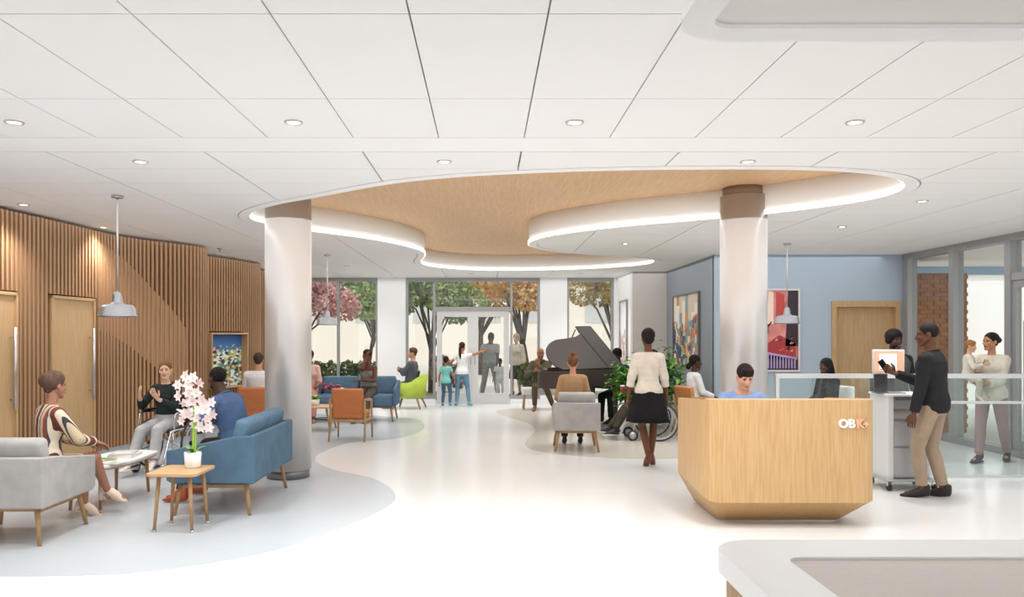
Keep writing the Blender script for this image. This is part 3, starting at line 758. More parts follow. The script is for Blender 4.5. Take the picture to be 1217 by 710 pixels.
def magazine(label, loc, rz, w, d, h, cover, z, accent=None, group='magazines on the white coffee table'):
    t = thing('magazine', label, 'magazine', (loc[0], loc[1], z), rz, group)
    MB().bb((-w/2+.003, -d/2+.003, .001), (w/2-.003, d/2-.003, h-.001)).build('pages', mat('paper', 'EEEAE2', .8), t)
    MB().bb((-w/2, -d/2, h-.0015), (w/2, d/2, h)).bb((-w/2, -d/2, 0), (w/2, d/2, .0015)).bb((-w/2, -d/2, 0), (-w/2+.002, d/2, h)).build('cover', mat('cover_'+cover, cover, .35), t)
    if accent: MB().bb((-w/2+.03, -d/2+.04, h), (w/2-.03, d/2-.1, h+.0006)).build('cover_picture', mat('cover_'+accent, accent, .35), t)
magazine('stack-top magazine with grey cover on the coffee table', (-3.66, 7.86), R(12), .22, .29, .012, 'B9BBB8', .457, 'D8D6D2')
magazine('white book under the grey magazine on the coffee table', (-3.655, 7.87), R(5), .24, .30, .031, 'E7E6E2', .4255)
magazine('green covered magazine nearest the striped-dress woman', (-3.76, 7.54), R(-24), .20, .27, .013, '6F8A4B', .4255, 'D9DDB8')
magazine('flat pale grey brochure at the near end of the white coffee table', (-3.58, 7.42), R(80), .16, .22, .01, 'D6D3CE', .4255, 'AEB7AD')
t = thing('coffee_table', 'low oak and black wire coffee table between orange armchairs and long sofa', 'table', (-3.12, 13.55, 0), 0)
MB().prism(rrect(-.5, -.3, .5, .3, .06, 5), .40, .425).build('table_top', M_oakx, t, .004)
for sx in (-1, 1):
    for sy in (-1, 1): leg((sx*.38, sy*.2, .40), (sx*.46, sy*.26, 0), .02, .014).build('leg', M_oakleg, t)
    MB().tube([(sx*.42, -.23, .2), (-sx*.42, .23, .2)], .006, 6).build('wire_brace', M_black, t)
# ------------------------------------------------------------ plants and flowers
M_leaf = mat('houseplant_leaf', '86BC55', .5, noise=.35, nscale=5, col2='3F7A2C'); M_leaf2 = mat('lime_leaf', '96C455', .5, noise=.3, nscale=5)
M_pot = mat('white_ceramic', 'E9E7E4', .3); M_soil = mat('soil', '4A382B', .95)
def leafblade(m, base, d, L, wd, droop=.3):
    d = Vector(d).normalized(); s_ = d.cross(Vector((0, 0, 1)))
    s_ = s_.normalized() if s_.length > .05 else Vector((1, 0, 0)); up = s_.cross(d)
    vs = []; prof = [(0, .12), (.25, .8), (.5, 1), (.75, .75), (1, .05)]
    for u, k in prof:
        c = Vector(base)+d*L*u-Vector((0, 0, 1))*droop*L*u*u
        vs += [c-s_*wd*k/2+up*wd*.18*k, c, c+s_*wd*k/2+up*wd*.18*k]
    fs = []
    for i in range(4):
        a = i*3; fs += [(a, a+1, a+4, a+3), (a+1, a+2, a+5, a+4)]
    return m.add(vs, fs, True)
t = thing('flower_pot', 'white ceramic pot of tall blush white orchid blooms on the oak side table', 'plant', (SIDE.x+.06, SIDE.y+.10, .50))
MB().lathe([(.001, 0), (.060, 0), (.066, .01), (.073, .135), (.066, .137), (.062, .12), (.001, .12)], 28).build('pot', M_pot, t)
MB().cyl((0, 0, .11), .062, .012, 20).build('soil', M_soil, t)
M_stem = mat('flower_stem', '9DBF4D', .5); M_petal = mat('blush_petal', 'F4E4E2', .6, noise=.15, nscale=20, col2='E6CCCA', emit=None)
rnd = random.Random(11)
stems = [spline([Vector((.0, 0, .11)), Vector((.005, 0, .3)), Vector((.0, .01, .55)), Vector((-.05, .0, .72)), Vector((-.03, 0, .80))], 5, False),
         spline([Vector((.015, .01, .11)), Vector((.02, .01, .3)), Vector((.03, 0, .42)), Vector((.09, 0, .5)), Vector((.12, 0, .52))], 5, False)]
for s_ in stems: MB().tube(s_, .009, 8).build('stem', M_stem, t)
for k in range(3):
    a = k*2.1+.5; lf = MB(); leafblade(lf, (0, 0, .12), (math.cos(a), math.sin(a), .9), .16, .05); lf.build('leaf', M_leaf, t)
def bloom(c, d, r, parent):
    d = Vector(d).normalized(); q = d.to_track_quat('Z', 'Y').to_matrix().to_4x4(); m = MB()
    for k in range(6):
        a = k*PI/3+(k % 2)*.12; rr = r*(1 if k % 2 else .85); wd = .30 if k % 2 else .42
        M = Matrix.Translation(c) @ q @ Matrix.Rotation(a, 4, 'Z')
        vs = [(0, 0, 0), (rr*.5, -rr*wd, rr*.22), (rr*.55, 0, rr*.12), (rr*.5, rr*wd, rr*.22), (rr, -rr*wd*.3, rr*.25), (rr*1.05, 0, rr*.16), (rr, rr*wd*.3, rr*.25)]
        m.add(vs, [(0, 1, 2), (0, 2, 3), (1, 4, 5, 2), (2, 5, 6, 3)], True, M)
    o = m.build('bloom', M_petal, parent)
    MB().ell(tuple(Vector(c)+d*r*.18), (r*.14,)*3, 8, 6).build('bloom_centre', mat('bloom_centre', 'E9C7A0', .6), o)
sites = [(-.14, .70), (-.07, .77), (.03, .76), (-.02, .70), (.1, .72), (-.12, .61), (-.04, .63), (.05, .63), (.11, .57), (.0, .56), (.16, .50), (.20, .55), (.09, .49), (.06, .42), (.15, .41), (.2, .45),
         (-.10, .54), (-.05, .46), (-.09, .40), (.11, .35), (.17, .34), (.02, .37)]
for x, z in sites:
    y = rnd.uniform(-.07, .05); bloom((x*.85, y, z*1.03), (rnd.uniform(-.5, .5)+x*2, -1+rnd.uniform(-.2, .3), rnd.uniform(-.2, .4)), rnd.uniform(.045, .062), t)
t = thing('potted_plant', 'small leafy plant in white pot on the low coffee table', 'plant', (-2.98, 13.55, .425))
MB().lathe([(.001, 0), (.07, 0), (.085, .11), (.075, .11), (.001, .1)], 20).build('pot', M_pot, t)
m = MB(); rnd = random.Random(5)
for k in range(46):
    a = rnd.uniform(0, 2*PI); leafblade(m, (0, 0, .09), (math.cos(a)*.7, math.sin(a)*.7, rnd.uniform(.4, 1.3)), rnd.uniform(.1, .19), .04, .3)
m.build('foliage', M_leaf2, t)['kind'] = 'stuff'
def bush(label, loc, h, r, n, seed, potr=.17):
    t = thing('potted_bush', label, 'plant', loc)
    MB().lathe([(.001, 0), (potr*.8, 0), (potr, .34), (potr*.9, .34), (.001, .31)], 24).build('planter', mat('grey_planter', 'B9B6B2', .6), t)
    rnd = random.Random(seed); m = MB()
    for k in range(9):
        a = k*.7; e = Vector((math.cos(a)*r*.6, math.sin(a)*r*.5, h*rnd.uniform(.6, .9)))
        s_ = [Vector((0, 0, .3)), e*.5+Vector((0, 0, .12)), e]
        MB().tube(s_, [.012, .009, .004], 6).build('stem', mat('plant_stem', '6E7F3E', .7), t)
        for q in range(n//9):
            u = rnd.uniform(.25, 1); c = s_[1].lerp(e, u)+Vector((rnd.gauss(0, r*.32), rnd.gauss(0, r*.3), rnd.gauss(0, h*.1)))
            b_ = rnd.uniform(0, 2*PI); leafblade(m, c, (math.cos(b_), math.sin(b_), rnd.uniform(-.2, .9)), rnd.uniform(.12, .19), .075, .4)
    m.build('foliage', M_leaf, t)['kind'] = 'stuff'
bush('big leafy green bush in planter behind the standing woman, piano side', (2.50, 13.15, 0), 1.34, .36, 620, 3)
bush('big leafy green bush in planter below the city painting', (3.12, 13.85, 0), 1.45, .38, 760, 9)
# ------------------------------------------------------------ pendants
prof = [(.186, 0), (.186, .012), (.175, .02), (.165, .09), (.14, .118), (.062, .13), (.05, .15), (.045, .2), (.030, .24), (.012, .25), (.012, .245),
        (.026, .235), (.04, .2), (.045, .145), (.058, .125), (.135, .11), (.158, .085), (.17, .01)]
M_pend = mat('spun_aluminium', 'A9A9AC', .35, .9)
for (x, y, z, lab) in ((P(139.5, 377, 7.7).x, 7.7, P(0, 377, 7.7).z, 'brushed metal bell pendant over the left seating group, the largest'),
                       (P(389, 386.5, 13.3).x, 13.3, P(0, 386.5, 13.3).z, 'brushed metal bell pendant hanging by the pink blossom window'),
                       (P(935.5, 385, 11.7).x, 11.7, P(0, 385, 11.7).z, 'brushed metal bell pendant in front of the pink street painting')):
    t = thing('pendant_lamp', lab, 'lamp', (x, y, z), group='metal bell pendants')
    MB().lathe(prof, 36, closed=True).build('shade', M_pend, t)
    MB().lathe([(.001, .05), (.04, .06), (.045, .1), (.02, .14), (.001, .14)], 16).build('bulb', emis('pendant_bulb', 'FFF2DC', 6), t)
    MB().cyl((0, 0, .24), .009, ZC-z-.26, 8).build('rod', M_steel, t)
    MB().cyl((0, 0, ZC-z-.025), .055, .024, 20).build('canopy', M_steel, t)
    d = bpy.data.lights.new('bulb_light', 'SPOT'); d.energy = 25; d.spot_size = R(120); d.spot_blend = .8; d.shadow_soft_size = .05; d.color = (1, .9, .78)
    lo = bpy.data.objects.new('bulb_light', d); COL.objects.link(lo); lo.parent = t; lo.location = (0, 0, .02)
# ------------------------------------------------------------ pictures
def art(kind):
    """flat printed colours of a picture, in object coordinates scaled to 0..1"""
    nm = 'print_'+kind
    if nm in MATS: return MATS[nm]
    m = mat(nm, 'FFFFFF', .45); n = m.node_tree; b = n.nodes['Principled BSDF']; t = n.nodes.new('ShaderNodeTexCoord')
    mp = n.nodes.new('ShaderNodeMapping'); n.links.new(t.outputs['Generated'], mp.inputs[0])
    def ramp(src, stops, const=True):
        r = n.nodes.new('ShaderNodeValToRGB'); r.color_ramp.interpolation = 'CONSTANT' if const else 'LINEAR'
        while len(r.color_ramp.elements) < len(stops): r.color_ramp.elements.new(.5)
        for e, (p_, c) in zip(r.color_ramp.elements, stops): e.position = p_; e.color = (*lin(c), 1)
        n.links.new(src, r.inputs[0]); return r.outputs[0]
    v = n.nodes.new('ShaderNodeTexVoronoi'); v.inputs['Scale'].default_value = 1; n.links.new(mp.outputs[0], v.inputs[0])
    sp = n.nodes.new('ShaderNodeSeparateColor'); n.links.new(v.outputs['Color'], sp.inputs[0])
    nz = n.nodes.new('ShaderNodeTexNoise'); nz.inputs['Scale'].default_value = 5; nz.inputs['Detail'].default_value = 5; n.links.new(mp.outputs[0], nz.inputs[0])
    xyz = n.nodes.new('ShaderNodeSeparateXYZ'); n.links.new(t.outputs['Generated'], xyz.inputs[0])
    def mix(f, a, c):
        x = n.nodes.new('ShaderNodeMix'); x.data_type = 'RGBA'
        if isinstance(f, float): x.inputs[0].default_value = f
        else: n.links.new(f, x.inputs[0])
        n.links.new(a, x.inputs[6]); n.links.new(c, x.inputs[7]); return x.outputs[2]
    return m, n, b, mp, ramp, sp, nz, xyz, mix
def art_reef():
    m, n, b, mp, ramp, sp, nz, xyz, mix = art('reef'); mp.inputs['Scale'].default_value = (13, 1, 22)
    c = ramp(sp.outputs[0], [(0, '2A2E35'), (.14, 'E8EDE6'), (.34, '8FB06A'), (.48, '5E8F86'), (.62, 'D7E3DB'), (.74, 'B84A36'), (.8, 'D9C26B'), (.88, '48324E')])
    sky = ramp(xyz.outputs[2], [(0, '6C9FB8'), (.6, '4E8FC0'), (1, '2B4E96')], False)
    ad = n.nodes.new('ShaderNodeMath'); ad.operation = 'MULTIPLY_ADD'; ad.inputs[1].default_value = .5; n.links.new(nz.outputs['Fac'], ad.inputs[0]); n.links.new(xyz.outputs[2], ad.inputs[2])
    f = ramp(ad.outputs[0], [(0, '000000'), (.999, '000000'), (1, 'FFFFFF')])
    nz.inputs['Scale'].default_value = .45; f = ramp(ad.outputs[0], [(0, '000000'), (.93, '000000'), (1, 'FFFFFF')], False)
    n.links.new(mix(f, c, sky), b.inputs['Base Color']); return m
def blocks(kind, stops, scale, pale, fade):
    """tall rectangular patches of flat colour, fading to pale ones at the top"""
    m, n, b, mp, ramp, sp, nz, xyz, mix = art(kind); nz.inputs['Scale'].default_value = 1.5
    co = n.nodes.new('ShaderNodeCombineXYZ'); n.links.new(xyz.outputs[2], co.inputs[0]); n.links.new(xyz.outputs[0], co.inputs[1])
    def layer(sc, bw, st):
        t = n.nodes.new('ShaderNodeTexBrick'); t.inputs['Color1'].default_value = (0, 0, 0, 1); t.inputs['Color2'].default_value = (1, 1, 1, 1)
        t.inputs['Mortar Size'].default_value = 0; t.inputs['Scale'].default_value = sc; t.inputs['Brick Width'].default_value = bw; t.inputs['Row Height'].default_value = .25; t.offset = .37; t.squash = 1.6; t.squash_frequency = 3
        n.links.new(co.outputs[0], t.inputs[0]); return ramp(t.outputs['Color'], st)
    a = layer(scale, .42, stops); c = layer(scale*1.9, .55, stops[::1])
    v2 = n.nodes.new('ShaderNodeTexNoise'); v2.inputs['Scale'].default_value = 6; n.links.new(co.outputs[0], v2.inputs[0])
    col = mix(ramp(v2.outputs['Fac'], [(0, '000000'), (.5, 'FFFFFF')]), a, c)
    p_ = layer(scale*.8, .6, pale)
    ad = n.nodes.new('ShaderNodeMath'); ad.operation = 'MULTIPLY_ADD'; ad.inputs[1].default_value = .7; n.links.new(nz.outputs['Fac'], ad.inputs[0]); n.links.new(xyz.outputs[2], ad.inputs[2])
    f = ramp(ad.outputs[0], [(0, '000000'), (fade, '000000'), (min(fade+.04, 1), 'FFFFFF')], False)
    n.links.new(mix(f, col, p_), b.inputs['Base Color']); return m
def art_city():
    return blocks('city', [(0, '2F4A6E'), (.12, 'C98A4A'), (.26, 'E8D9BE'), (.4, '6E8C8E'), (.52, 'B5563C'), (.62, '3E3A40'), (.7, 'D9B36C'), (.82, '7FA0B5'), (.92, '8A5A3A')], 2.6,
                  [(0, 'EFE6D6'), (.35, 'D9C9B4'), (.6, 'C98F54'), (.75, '8E9AA3'), (.88, 'E8DCCB')], .97)
def art_pale():
    return blocks('pale', [(0, 'C9A6A0'), (.2, 'E9DEDA'), (.45, 'B98A84'), (.6, 'F2ECE8'), (.8, '9E8E8A')], 2.2, [(0, 'F4F2F0'), (.5, 'FAFAFA')], .8)
def flat(name, poly, y, col, parent, th=.002):
    """flat printed shape on a picture lying in the X/Z plane"""
    m = MB(); n = len(poly)
    m.add([(p[0], y, p[1]) for p in poly]+[(p[0], y+th, p[1]) for p in poly], [tuple(range(n)), tuple(range(2*n-1, n-1, -1))]+[(i, (i+1) % n, n+(i+1) % n, n+i) for i in range(n)])
    return m.build(name, mat('print_'+col, col, .5), parent)
# reef picture in its deep oak box on the slat wall
pw = [p for p in resample(spline([Vector(p) for p in sec2], 8, False), .05) if ART[0]-.05 < p.y < ART[1]+.05]
p0, p1 = pw[0], pw[-1]; tt = p1-p0; L = tt.length
t = thing('boxed_picture', 'underwater reef picture set in a deep oak box on the slat wall', 'picture', (p0.x, p0.y, .73), math.atan2(tt.y, tt.x))
H = .97
for a, b in (((0, -.16, 0), (.03, .0, H)), ((L-.03, -.16, 0), (L, .0, H)), ((.03, -.16, 0), (L-.03, .0, .03)), ((.03, -.16, H-.03), (L-.03, .0, H))):
    MB().bb(a, b).build('box_side', M_oakx, t)
MB().bb((.03, -.03, .03), (L-.03, 0, H-.03)).build('picture_sheet', art_reef(), t)
def framed(label, loc, rz, W, H, m, fc='A9A5A0', ft=.03):
    t = thing('framed_painting', label, 'picture', loc, rz)
    for a, b in (((-W/2, -.04, 0), (-W/2+ft, 0, H)), ((W/2-ft, -.04, 0), (W/2, 0, H)), ((-W/2+ft, -.04, 0), (W/2-ft, 0, ft)), ((-W/2+ft, -.04, H-ft), (W/2-ft, 0, H))):
        MB().bb(a, b).build('frame_side', mat('frame_'+fc, fc, .4), t)
    o = MB().bb((-W/2+ft, -.015, ft), (W/2-ft, 0, H-ft)).build('picture_sheet', m, t); return t
mc = art_city(); mpale = art_pale()
framed('tall colourful city collage painting on the slate grey wall', (3.935, 15.2, 1.02), R(-90), 1.95, 1.45, mc, '6D6A6A')
framed('narrow pale framed print on the white alcove wall near piano', (3.155, 17.65, 1.05), R(-90), .9, 1.4, mpale, '9C9896')
W_, H_ = .90, 1.42
t = framed('tall pink street painting with railings on the blue wall', (4.93, 13.295, 1.03), 0, W_, H_, mat('print_pink', 'E79A90', .5, noise=1, nscale=4, col2='C66A66'), 'D9D5D0')
Y0 = -.018
fl_ = lambda poly, c: flat('painted_shape', [((x-.5)*(W_-.06), .03+z*(H_-.06)) for x, z in poly], Y0, c, t)
fl_([(.0, .62), (.32, .55), (.32, 1), (0, 1)], 'F2C1B2'); fl_([(.74, .3), (1, .3), (1, 1), (.8, 1)], '3B2A33')
fl_([(.36, .58), (.5, .58), (.5, .98), (.4, 1)], 'F7D9C9'); fl_([(.55, .6), (.72, .6), (.72, .95), (.55, .98)], 'C24B43')
fl_([(.1, .45), (.22, .45), (.22, .6), (.1, .6)], '5C3C50'); fl_([(.0, .0), (1, 0), (1, .16), (0, .2)], '4A3140')
fl_([(.0, .16), (.35, .2), (.35, .42), (0, .3)], 'F6B79F'); fl_([(.3, .14), (.95, .12), (.95, .34), (.62, .44), (.3, .3)], 'A93A3C')
Y0 = -.0205
for i in range(9): fl_([(.06+i*.04, .18+i*.035), (.075+i*.04, .18+i*.035), (.075+i*.04, .3+i*.035), (.06+i*.04, .3+i*.035)], '2B2230')
fl_([(.05, .29), (.46, .62), (.46, .59), (.05, .26)], '2B2230')
for i in range(10): fl_([(.38+i*.06, .02), (.405+i*.06, .02), (.405+i*.06, .2-i*.006), (.38+i*.06, .2-i*.006)], 'B9A2D2')
fl_([(.36, .2), (.98, .13), (.98, .155), (.36, .225)], 'B9A2D2')
rnd = random.Random(3)
for i in range(26):
    x, z = rnd.uniform(.0, .3), rnd.uniform(.66, .98); q = .03
    fl_([(x, z), (x+q, z+q*.3), (x+q*.8, z+q), (x+q*.1, z+q*.7)], '3F4A44' if i % 2 else '6E7A70')
for i in range(14):
    x, z = rnd.uniform(.5, .9), rnd.uniform(.22, .4); q = .05
    fl_([(x, z), (x+q, z+q*.2), (x+q*.8, z+q*.6), (x+q*.1, z+q*.4)], ('E8603C', '2A2028', 'F2A58C')[i % 3])
# ------------------------------------------------------------ reception desk
M_desk = wood('light_oak_panel', 'D0AC7C', 'C39B69', .4); M_desklow = wood('light_oak_plinth', 'BE9868', 'B08856', .45)
dk = thing('reception_desk', 'faceted light oak reception desk with metal letters on its front', 'desk')
X0, X1, Y0_, Y1_ = 1.89, 3.36, 6.62, 7.62
c = .10
outl = [(X0+.03, Y0_+.04), (X0+.07, Y0_+.008), (X0+.12, Y0_), (X1-.10, Y0_), (X1-.03, Y0_+.05), (X1, Y0_+.16), (X1, Y1_), (X0, Y1_), (X0, Y0_+.15)]
def inset(o, x, y0): # base outline: pulled in at front and sides
    cx = (X0+X1)/2
    return [(cx+(a-cx)*x, Y0_+y0+(b-Y0_)*.78) for a, b in o]
def bandp(o, z0, o2, z1, th=.035):
    """outer panel following the outline (open at the back), z may differ per point"""
    m = MB(); rg = []
    k = len(o); cx, cy = (X0+X1)/2, (Y0_+Y1_)/2
    idx = [6, 5, 4, 3, 2, 1, 0, 8, 7]; rr = []
    for i in idx:
        a = Vector((o[i][0], o[i][1], z0[i] if hasattr(z0, '__len__') else z0)); b = Vector((o2[i][0], o2[i][1], z1[i] if hasattr(z1, '__len__') else z1))
        d = Vector((cx-a.x, (cy-a.y) if i not in (6, 7) else 0, 0)); d = Vector((math.copysign(min(abs(d.x), th), d.x) if i not in (2, 3) else 0, th if i in (1, 2, 3, 4) else 0, 0))
        rr.append([tuple(a), tuple(a+d), tuple(b+d), tuple(b)])
    return m.loft(rr, smooth=False)
zb = [.23, .225, .22, .22, .23, .24, .31, .31, .25]; zt = [1.10]*6+[1.04, 1.04, 1.09]
bandp(outl, zb, outl, zt).build('desk_panel', M_desk, dk)
bandp(inset(outl, .76, .27), .012, outl, zb).build('tapered_plinth', M_desklow, dk)
MB().prism([(a, b) for a, b in inset(outl, .74, .28)], 0, .014).build('floor_trim', M_steel, dk)
MB().bb((X0+.05, Y0_+.06, .72), (X1-.05, Y1_-.1, .75)).build('worktop', M_white, dk)
MB().bb((X0+.04, Y0_+.045, 1.075), (X1-.04, Y0_+.22, 1.095)).build('front_ledge', M_desk, dk)
def letter(ch, x, m, parent, size=.09):
    """raised letter: built-in font, extruded and fattened, turned into a mesh"""
    cu = bpy.data.curves.new('letter', 'FONT'); cu.body = ch; cu.size = size; cu.extrude = .008; cu.offset = .0035; cu.resolution_u = 4
    tmp = bpy.data.objects.new('letter', cu); COL.objects.link(tmp); bpy.context.view_layer.update()
    me = bpy.data.meshes.new_from_object(tmp.evaluated_get(bpy.context.evaluated_depsgraph_get())); bpy.data.objects.remove(tmp, do_unlink=True)
    me.materials.clear(); me.materials.append(m)
    o = bpy.data.objects.new('letter', me); COL.objects.link(o); o.parent = parent
    o.location = (3.01+x, Y0_-.008, .865); o.rotation_euler = (PI/2, 0, 0); return o
M_let = mat('white_metal_letter', 'F1EFEC', .4, .0); M_let2 = mat('copper_letter', 'E8B595', .4, .1)
letter('O', 0, M_let, dk, .1); letter('B', .083, M_let, dk, .1); letter('K', .149, M_let2, dk, .1); letter('+', .205, M_let2, dk, .085)
# chair of the nurse
t = thing('office_chair', 'dark office chair hidden behind the reception desk under the nurse', 'chair', (2.45, 7.98, 0), R(180))
MB().rbox((0, 0, .47), (.46, .44, .07), .03).build('seat', M_black, t); MB().rbox((0, -.24, .72), (.4, .05, .34), .03).build('backrest', M_black, t)
MB().cyl((0, 0, .1), .025, .34, 12).build('gas_column', M_chrome, t); MB().tube([(0, -.2, .45), (0, -.25, .6)], .018, 8).build('back_bracket', M_black, t)
for k in range(5):
    a = k*2*PI/5; lo = MB().tube([(0, 0, .1), (.27*math.cos(a), .27*math.sin(a), .07)], [.022, .014], 8).build('base_spoke', M_chrome, t)
    MB().tube([(.27*math.cos(a)-.02, .27*math.sin(a), .03), (.27*math.cos(a)+.02, .27*math.sin(a), .03)], .03, 10).build('castor', M_black, lo)
# ------------------------------------------------------------ front counter
M_quartz = mat('white_quartz', 'EEECEA', .3); M_sand = mat('pale_sand_worktop', 'D6CCC6', .6, noise=.04, nscale=60)
ct = thing('service_counter', 'white quartz topped counter with oak front in the near right corner', 'counter')
ring(rrect(.65, -.6, 4.6, 2.28, .13, 8), rrect(.81, -.45, 4.4, 2.10, .045, 8), .99, 1.05).build('quartz_top', M_quartz, ct).data.shade_flat()
ring(rrect(.672, -.58, 4.58, 2.26, .11, 8), rrect(.71, -.54, 4.54, 2.22, .08, 8), .0, .99).build('oak_front', M_oak, ct)
MB().prism(rrect(.805, -.455, 4.405, 2.105, .045, 6), 1.0, 1.043).build('inner_worktop', M_sand, ct)
# ------------------------------------------------------------ self check-in kiosk
M_cab = mat('satin_grey_metal', 'B9B9BA', .35, .5); M_cabw = mat('white_metal', 'E9E8E7', .4)
kx, ky = P(1071, 0, 8.45).x, 8.45
t = thing('kiosk_cabinet', 'white and grey metal drawer cabinet on castors beside the phone man', 'cabinet', (kx, ky, 0))
MB().bb((-.24, -.2, .12), (-.19, .2, 1.0)).build('side_cabinet', M_cabw, t)
MB().bb((-.188, -.17, .13), (.215, .2, .99)).build('cabinet_body', M_cab, t)
for a, b in ((.14, .46), (.465, .75), (.755, .86), (.865, .985)):
    dr_ = MB().rbox((.013, -.18, (a+b)/2), (.39, .02, b-a-.008), .006, 2, smooth=False).build('drawer', M_cab, t)
    MB().box((.013, -.193, b-.016), (.37, .008, .01)).build('drawer_pull', M_steel, dr_)
MB().rbox((-.01, 0, 1.012), (.49, .44, .025), .01, 2).build('top_plate', M_cabw, t)
MB().rbox((-.01, -.02, .11), (.54, .46, .025), .008, 2).build('base_plate', M_cab, t)
for sx in (-1, 1):
    for sy in (-1, 1):
        w_ = MB().tube([(sx*.24-.014, -.02+sy*.19, .04), (sx*.24+.014, -.02+sy*.19, .04)], .04, 16).build('castor_wheel', M_rubber, t)
        MB().bb((sx*.24-.022, -.02+sy*.19-.02, .05), (sx*.24+.022, -.02+sy*.19+.02, .1)).build('castor_fork', M_chrome, w_)
mo = thing('touch_screen', 'white framed touch screen showing a check-in page, on the kiosk cabinet', 'monitor', (P(1059, 0, 8.35).x, 8.38, 1.025))
MB().rbox((0, .03, .34), (.345, .03, .265), .008, 2).build('monitor_frame', mat('monitor_bezel', 'D9D6D3', .4), mo)
MB().bb((-.145, .045, 0), (.0, .065, .26)).bb((-.15, -.06, -.0), (.15, .1, .012)).build('monitor_stand', M_steel, mo)
MB().bb((-.155, .012, .225), (.155, .016, .455)).build('screen', emis('screen_peach', 'EFA98C', .45), mo)
def scr(a, b, c_, s_=.5): return MB().bb((a[0], .009, a[1]), (b[0], .0125, b[1])).build('screen_panel', emis('screen_'+c_, c_, s_), mo)
scr((-.105, .245), (.08, .425), 'FAFAFC'); scr((-.06, .398), (-.045, .413), 'C0705A'); scr((-.04, .402), (.0, .409), '9A9A9A')
for i in range(3): MB().bb((-.08, .006, .36-i*.025), (.05-i*.02, .009, .367-i*.025)).build('screen_line', emis('screen_CDD8DE', 'CDD8DE', .7), mo)
MB().bb((.03, .006, .285), (.07, .009, .31)).build('screen_button', emis('screen_8FC4D4', '8FC4D4', .7), mo)
MB().bb((-.1, .006, .252), (-.06, .009, .262)).build('screen_button', emis('screen_6E6E72', '6E6E72', .6), mo)
# ------------------------------------------------------------ grand piano
M_piano = mat('dark_brown_lacquer', '443A35', .42, coat=.0); M_pin = mat('piano_inside', 'A9854C', .4, .3)
pa = math.atan2(1.0, 1.19)
pp = Vector((1.30, 13.0, 0)); pn = thing('grand_piano', 'dark brown grand piano with its curved lid propped open', 'piano', pp, pa)
Minv = (Matrix.Translation(pp) @ rotz(pa)).inverted()
cr_ = [Vector(q+(0,)) for q in ((-.20, .0), (1.62, .0), (1.62, 1.38), (1.05, 1.38))]
curve = spline([Vector(q+(0,)) for q in ((1.05, 1.38), (.75, 1.25), (.52, .95), (.25, .70), (.02, .60), (-.17, .42), (-.23, .2), (-.20, .0))], 5, False)[1:-1]
oc = cr_+curve
if area(oc) < 0: oc = oc[::-1]
ring(oc, offset(oc, -.035), .76, 1.045).build('rim', M_piano, pn).data.shade_flat()
MB().prism(offset(oc, -.03), .77, .80).build('bottom_board', M_piano, pn); MB().prism(offset(oc, -.036), .9, .925).build('iron_frame', M_pin, pn)
for i in range(24):
    y = .05+i*.035; MB().tube([(1.3, .08+i*.052, .935), (-.2+i*.045, .06+i*.026, .935)], .0022, 4).build('string', M_steel, pn)
# lid: the plane through the spine hinge, opened 45 degrees; outline laid back on that plane
Mw = Matrix.Translation(pp) @ rotz(pa); th_ = R(45)
o_ = Mw @ Vector((0, 0, 1.05)); hx = (Mw.to_3x3() @ Vector((1, 0, 0))); ex = (Mw.to_3x3() @ Vector((0, math.cos(th_), math.sin(th_)))); nn = hx.cross(ex)
def onlid(px, py):
    d = Vector(((px-VX)/F, 1, -(py-VY)/F)); cpt = Vector((0, 0, CAMH)); k_ = nn.dot(o_-cpt)/nn.dot(d); q = cpt+d*k_-o_
    return Vector((q.dot(hx), q.dot(ex), 0))
lidp = [onlid(*q) for q in ((741.5, 437.5), (701, 388.6), (683.5, 389), (689, 398))]+[onlid(*q) for q in ((683, 401.5), (672, 403.5), (659, 405.5), (651, 411), (648.5, 418), (651, 427), (658, 435), (669, 440.5))]
lidp = [Vector((q.x, max(q.y, 0.0), 0)) for q in lidp]
Ml = Matrix.Translation((0, 0, 1.05)) @ Matrix.Rotation(th_, 4, 'X')
sm_ = lidp[:4]+spline(lidp[4:], 4, False)
MB().prism(sm_, 0, .022, M=Ml).build('lid', M_piano, pn)
fa, fb_ = onlid(690.5, 399), onlid(723, 439); 
dd = (fb_-fa).normalized(); px_ = Vector((-dd.y, dd.x, 0))*.012
MB().prism([fa-px_, fb_-px_, fb_+px_, fa+px_], -.0, .026, M=Ml).build('lid_seam', mat('piano_seam', '241D1A', .4), pn)
MB().prism([fa-px_+Vector((.035, 0, 0)), fb_-px_+Vector((.035, 0, 0)), fb_+px_+Vector((.035, 0, 0)), fa+px_+Vector((.035, 0, 0))], -.0, .024, M=Ml).build('lid_seam', M_piano, pn)
MB().tube([(1.2, 1.3, 1.0), (1.1, 1.0*math.cos(th_)+.05, 1.05+1.0*math.sin(th_))], .011, 8).build('prop_stick', M_piano, pn)
MB().bb((1.62, .03, .66), (1.86, 1.35, .70)).bb((1.62, 0, .66), (1.86, .06, .86)).bb((1.62, 1.32, .66), (1.86, 1.38, .86)).build('key_bed', M_piano, pn)
for i in range(46): MB().bb((1.68, .07+i*.0272, .72), (1.85, .07+i*.0272+.0255, .735)).build('white_key', M_white, pn)
for i in range(45):
    if i % 7 not in (2, 6): MB().bb((1.67, .07+(i+1)*.0272-.006, .73), (1.78, .07+(i+1)*.0272+.006, .748)).build('black_key', M_black, pn)
for x, y in ((1.5, .14), (1.5, 1.24), (.22, .30)):
    MB().tube([(x, y, .78), (x, y, .6), (x, y, .1), (x, y, .04)], [.075, .05, .035, .05], 12).build('leg', M_piano, pn)
MB().bb((1.45, .62, .1), (1.49, .76, .76)).build('pedal_lyre', M_piano, pn)
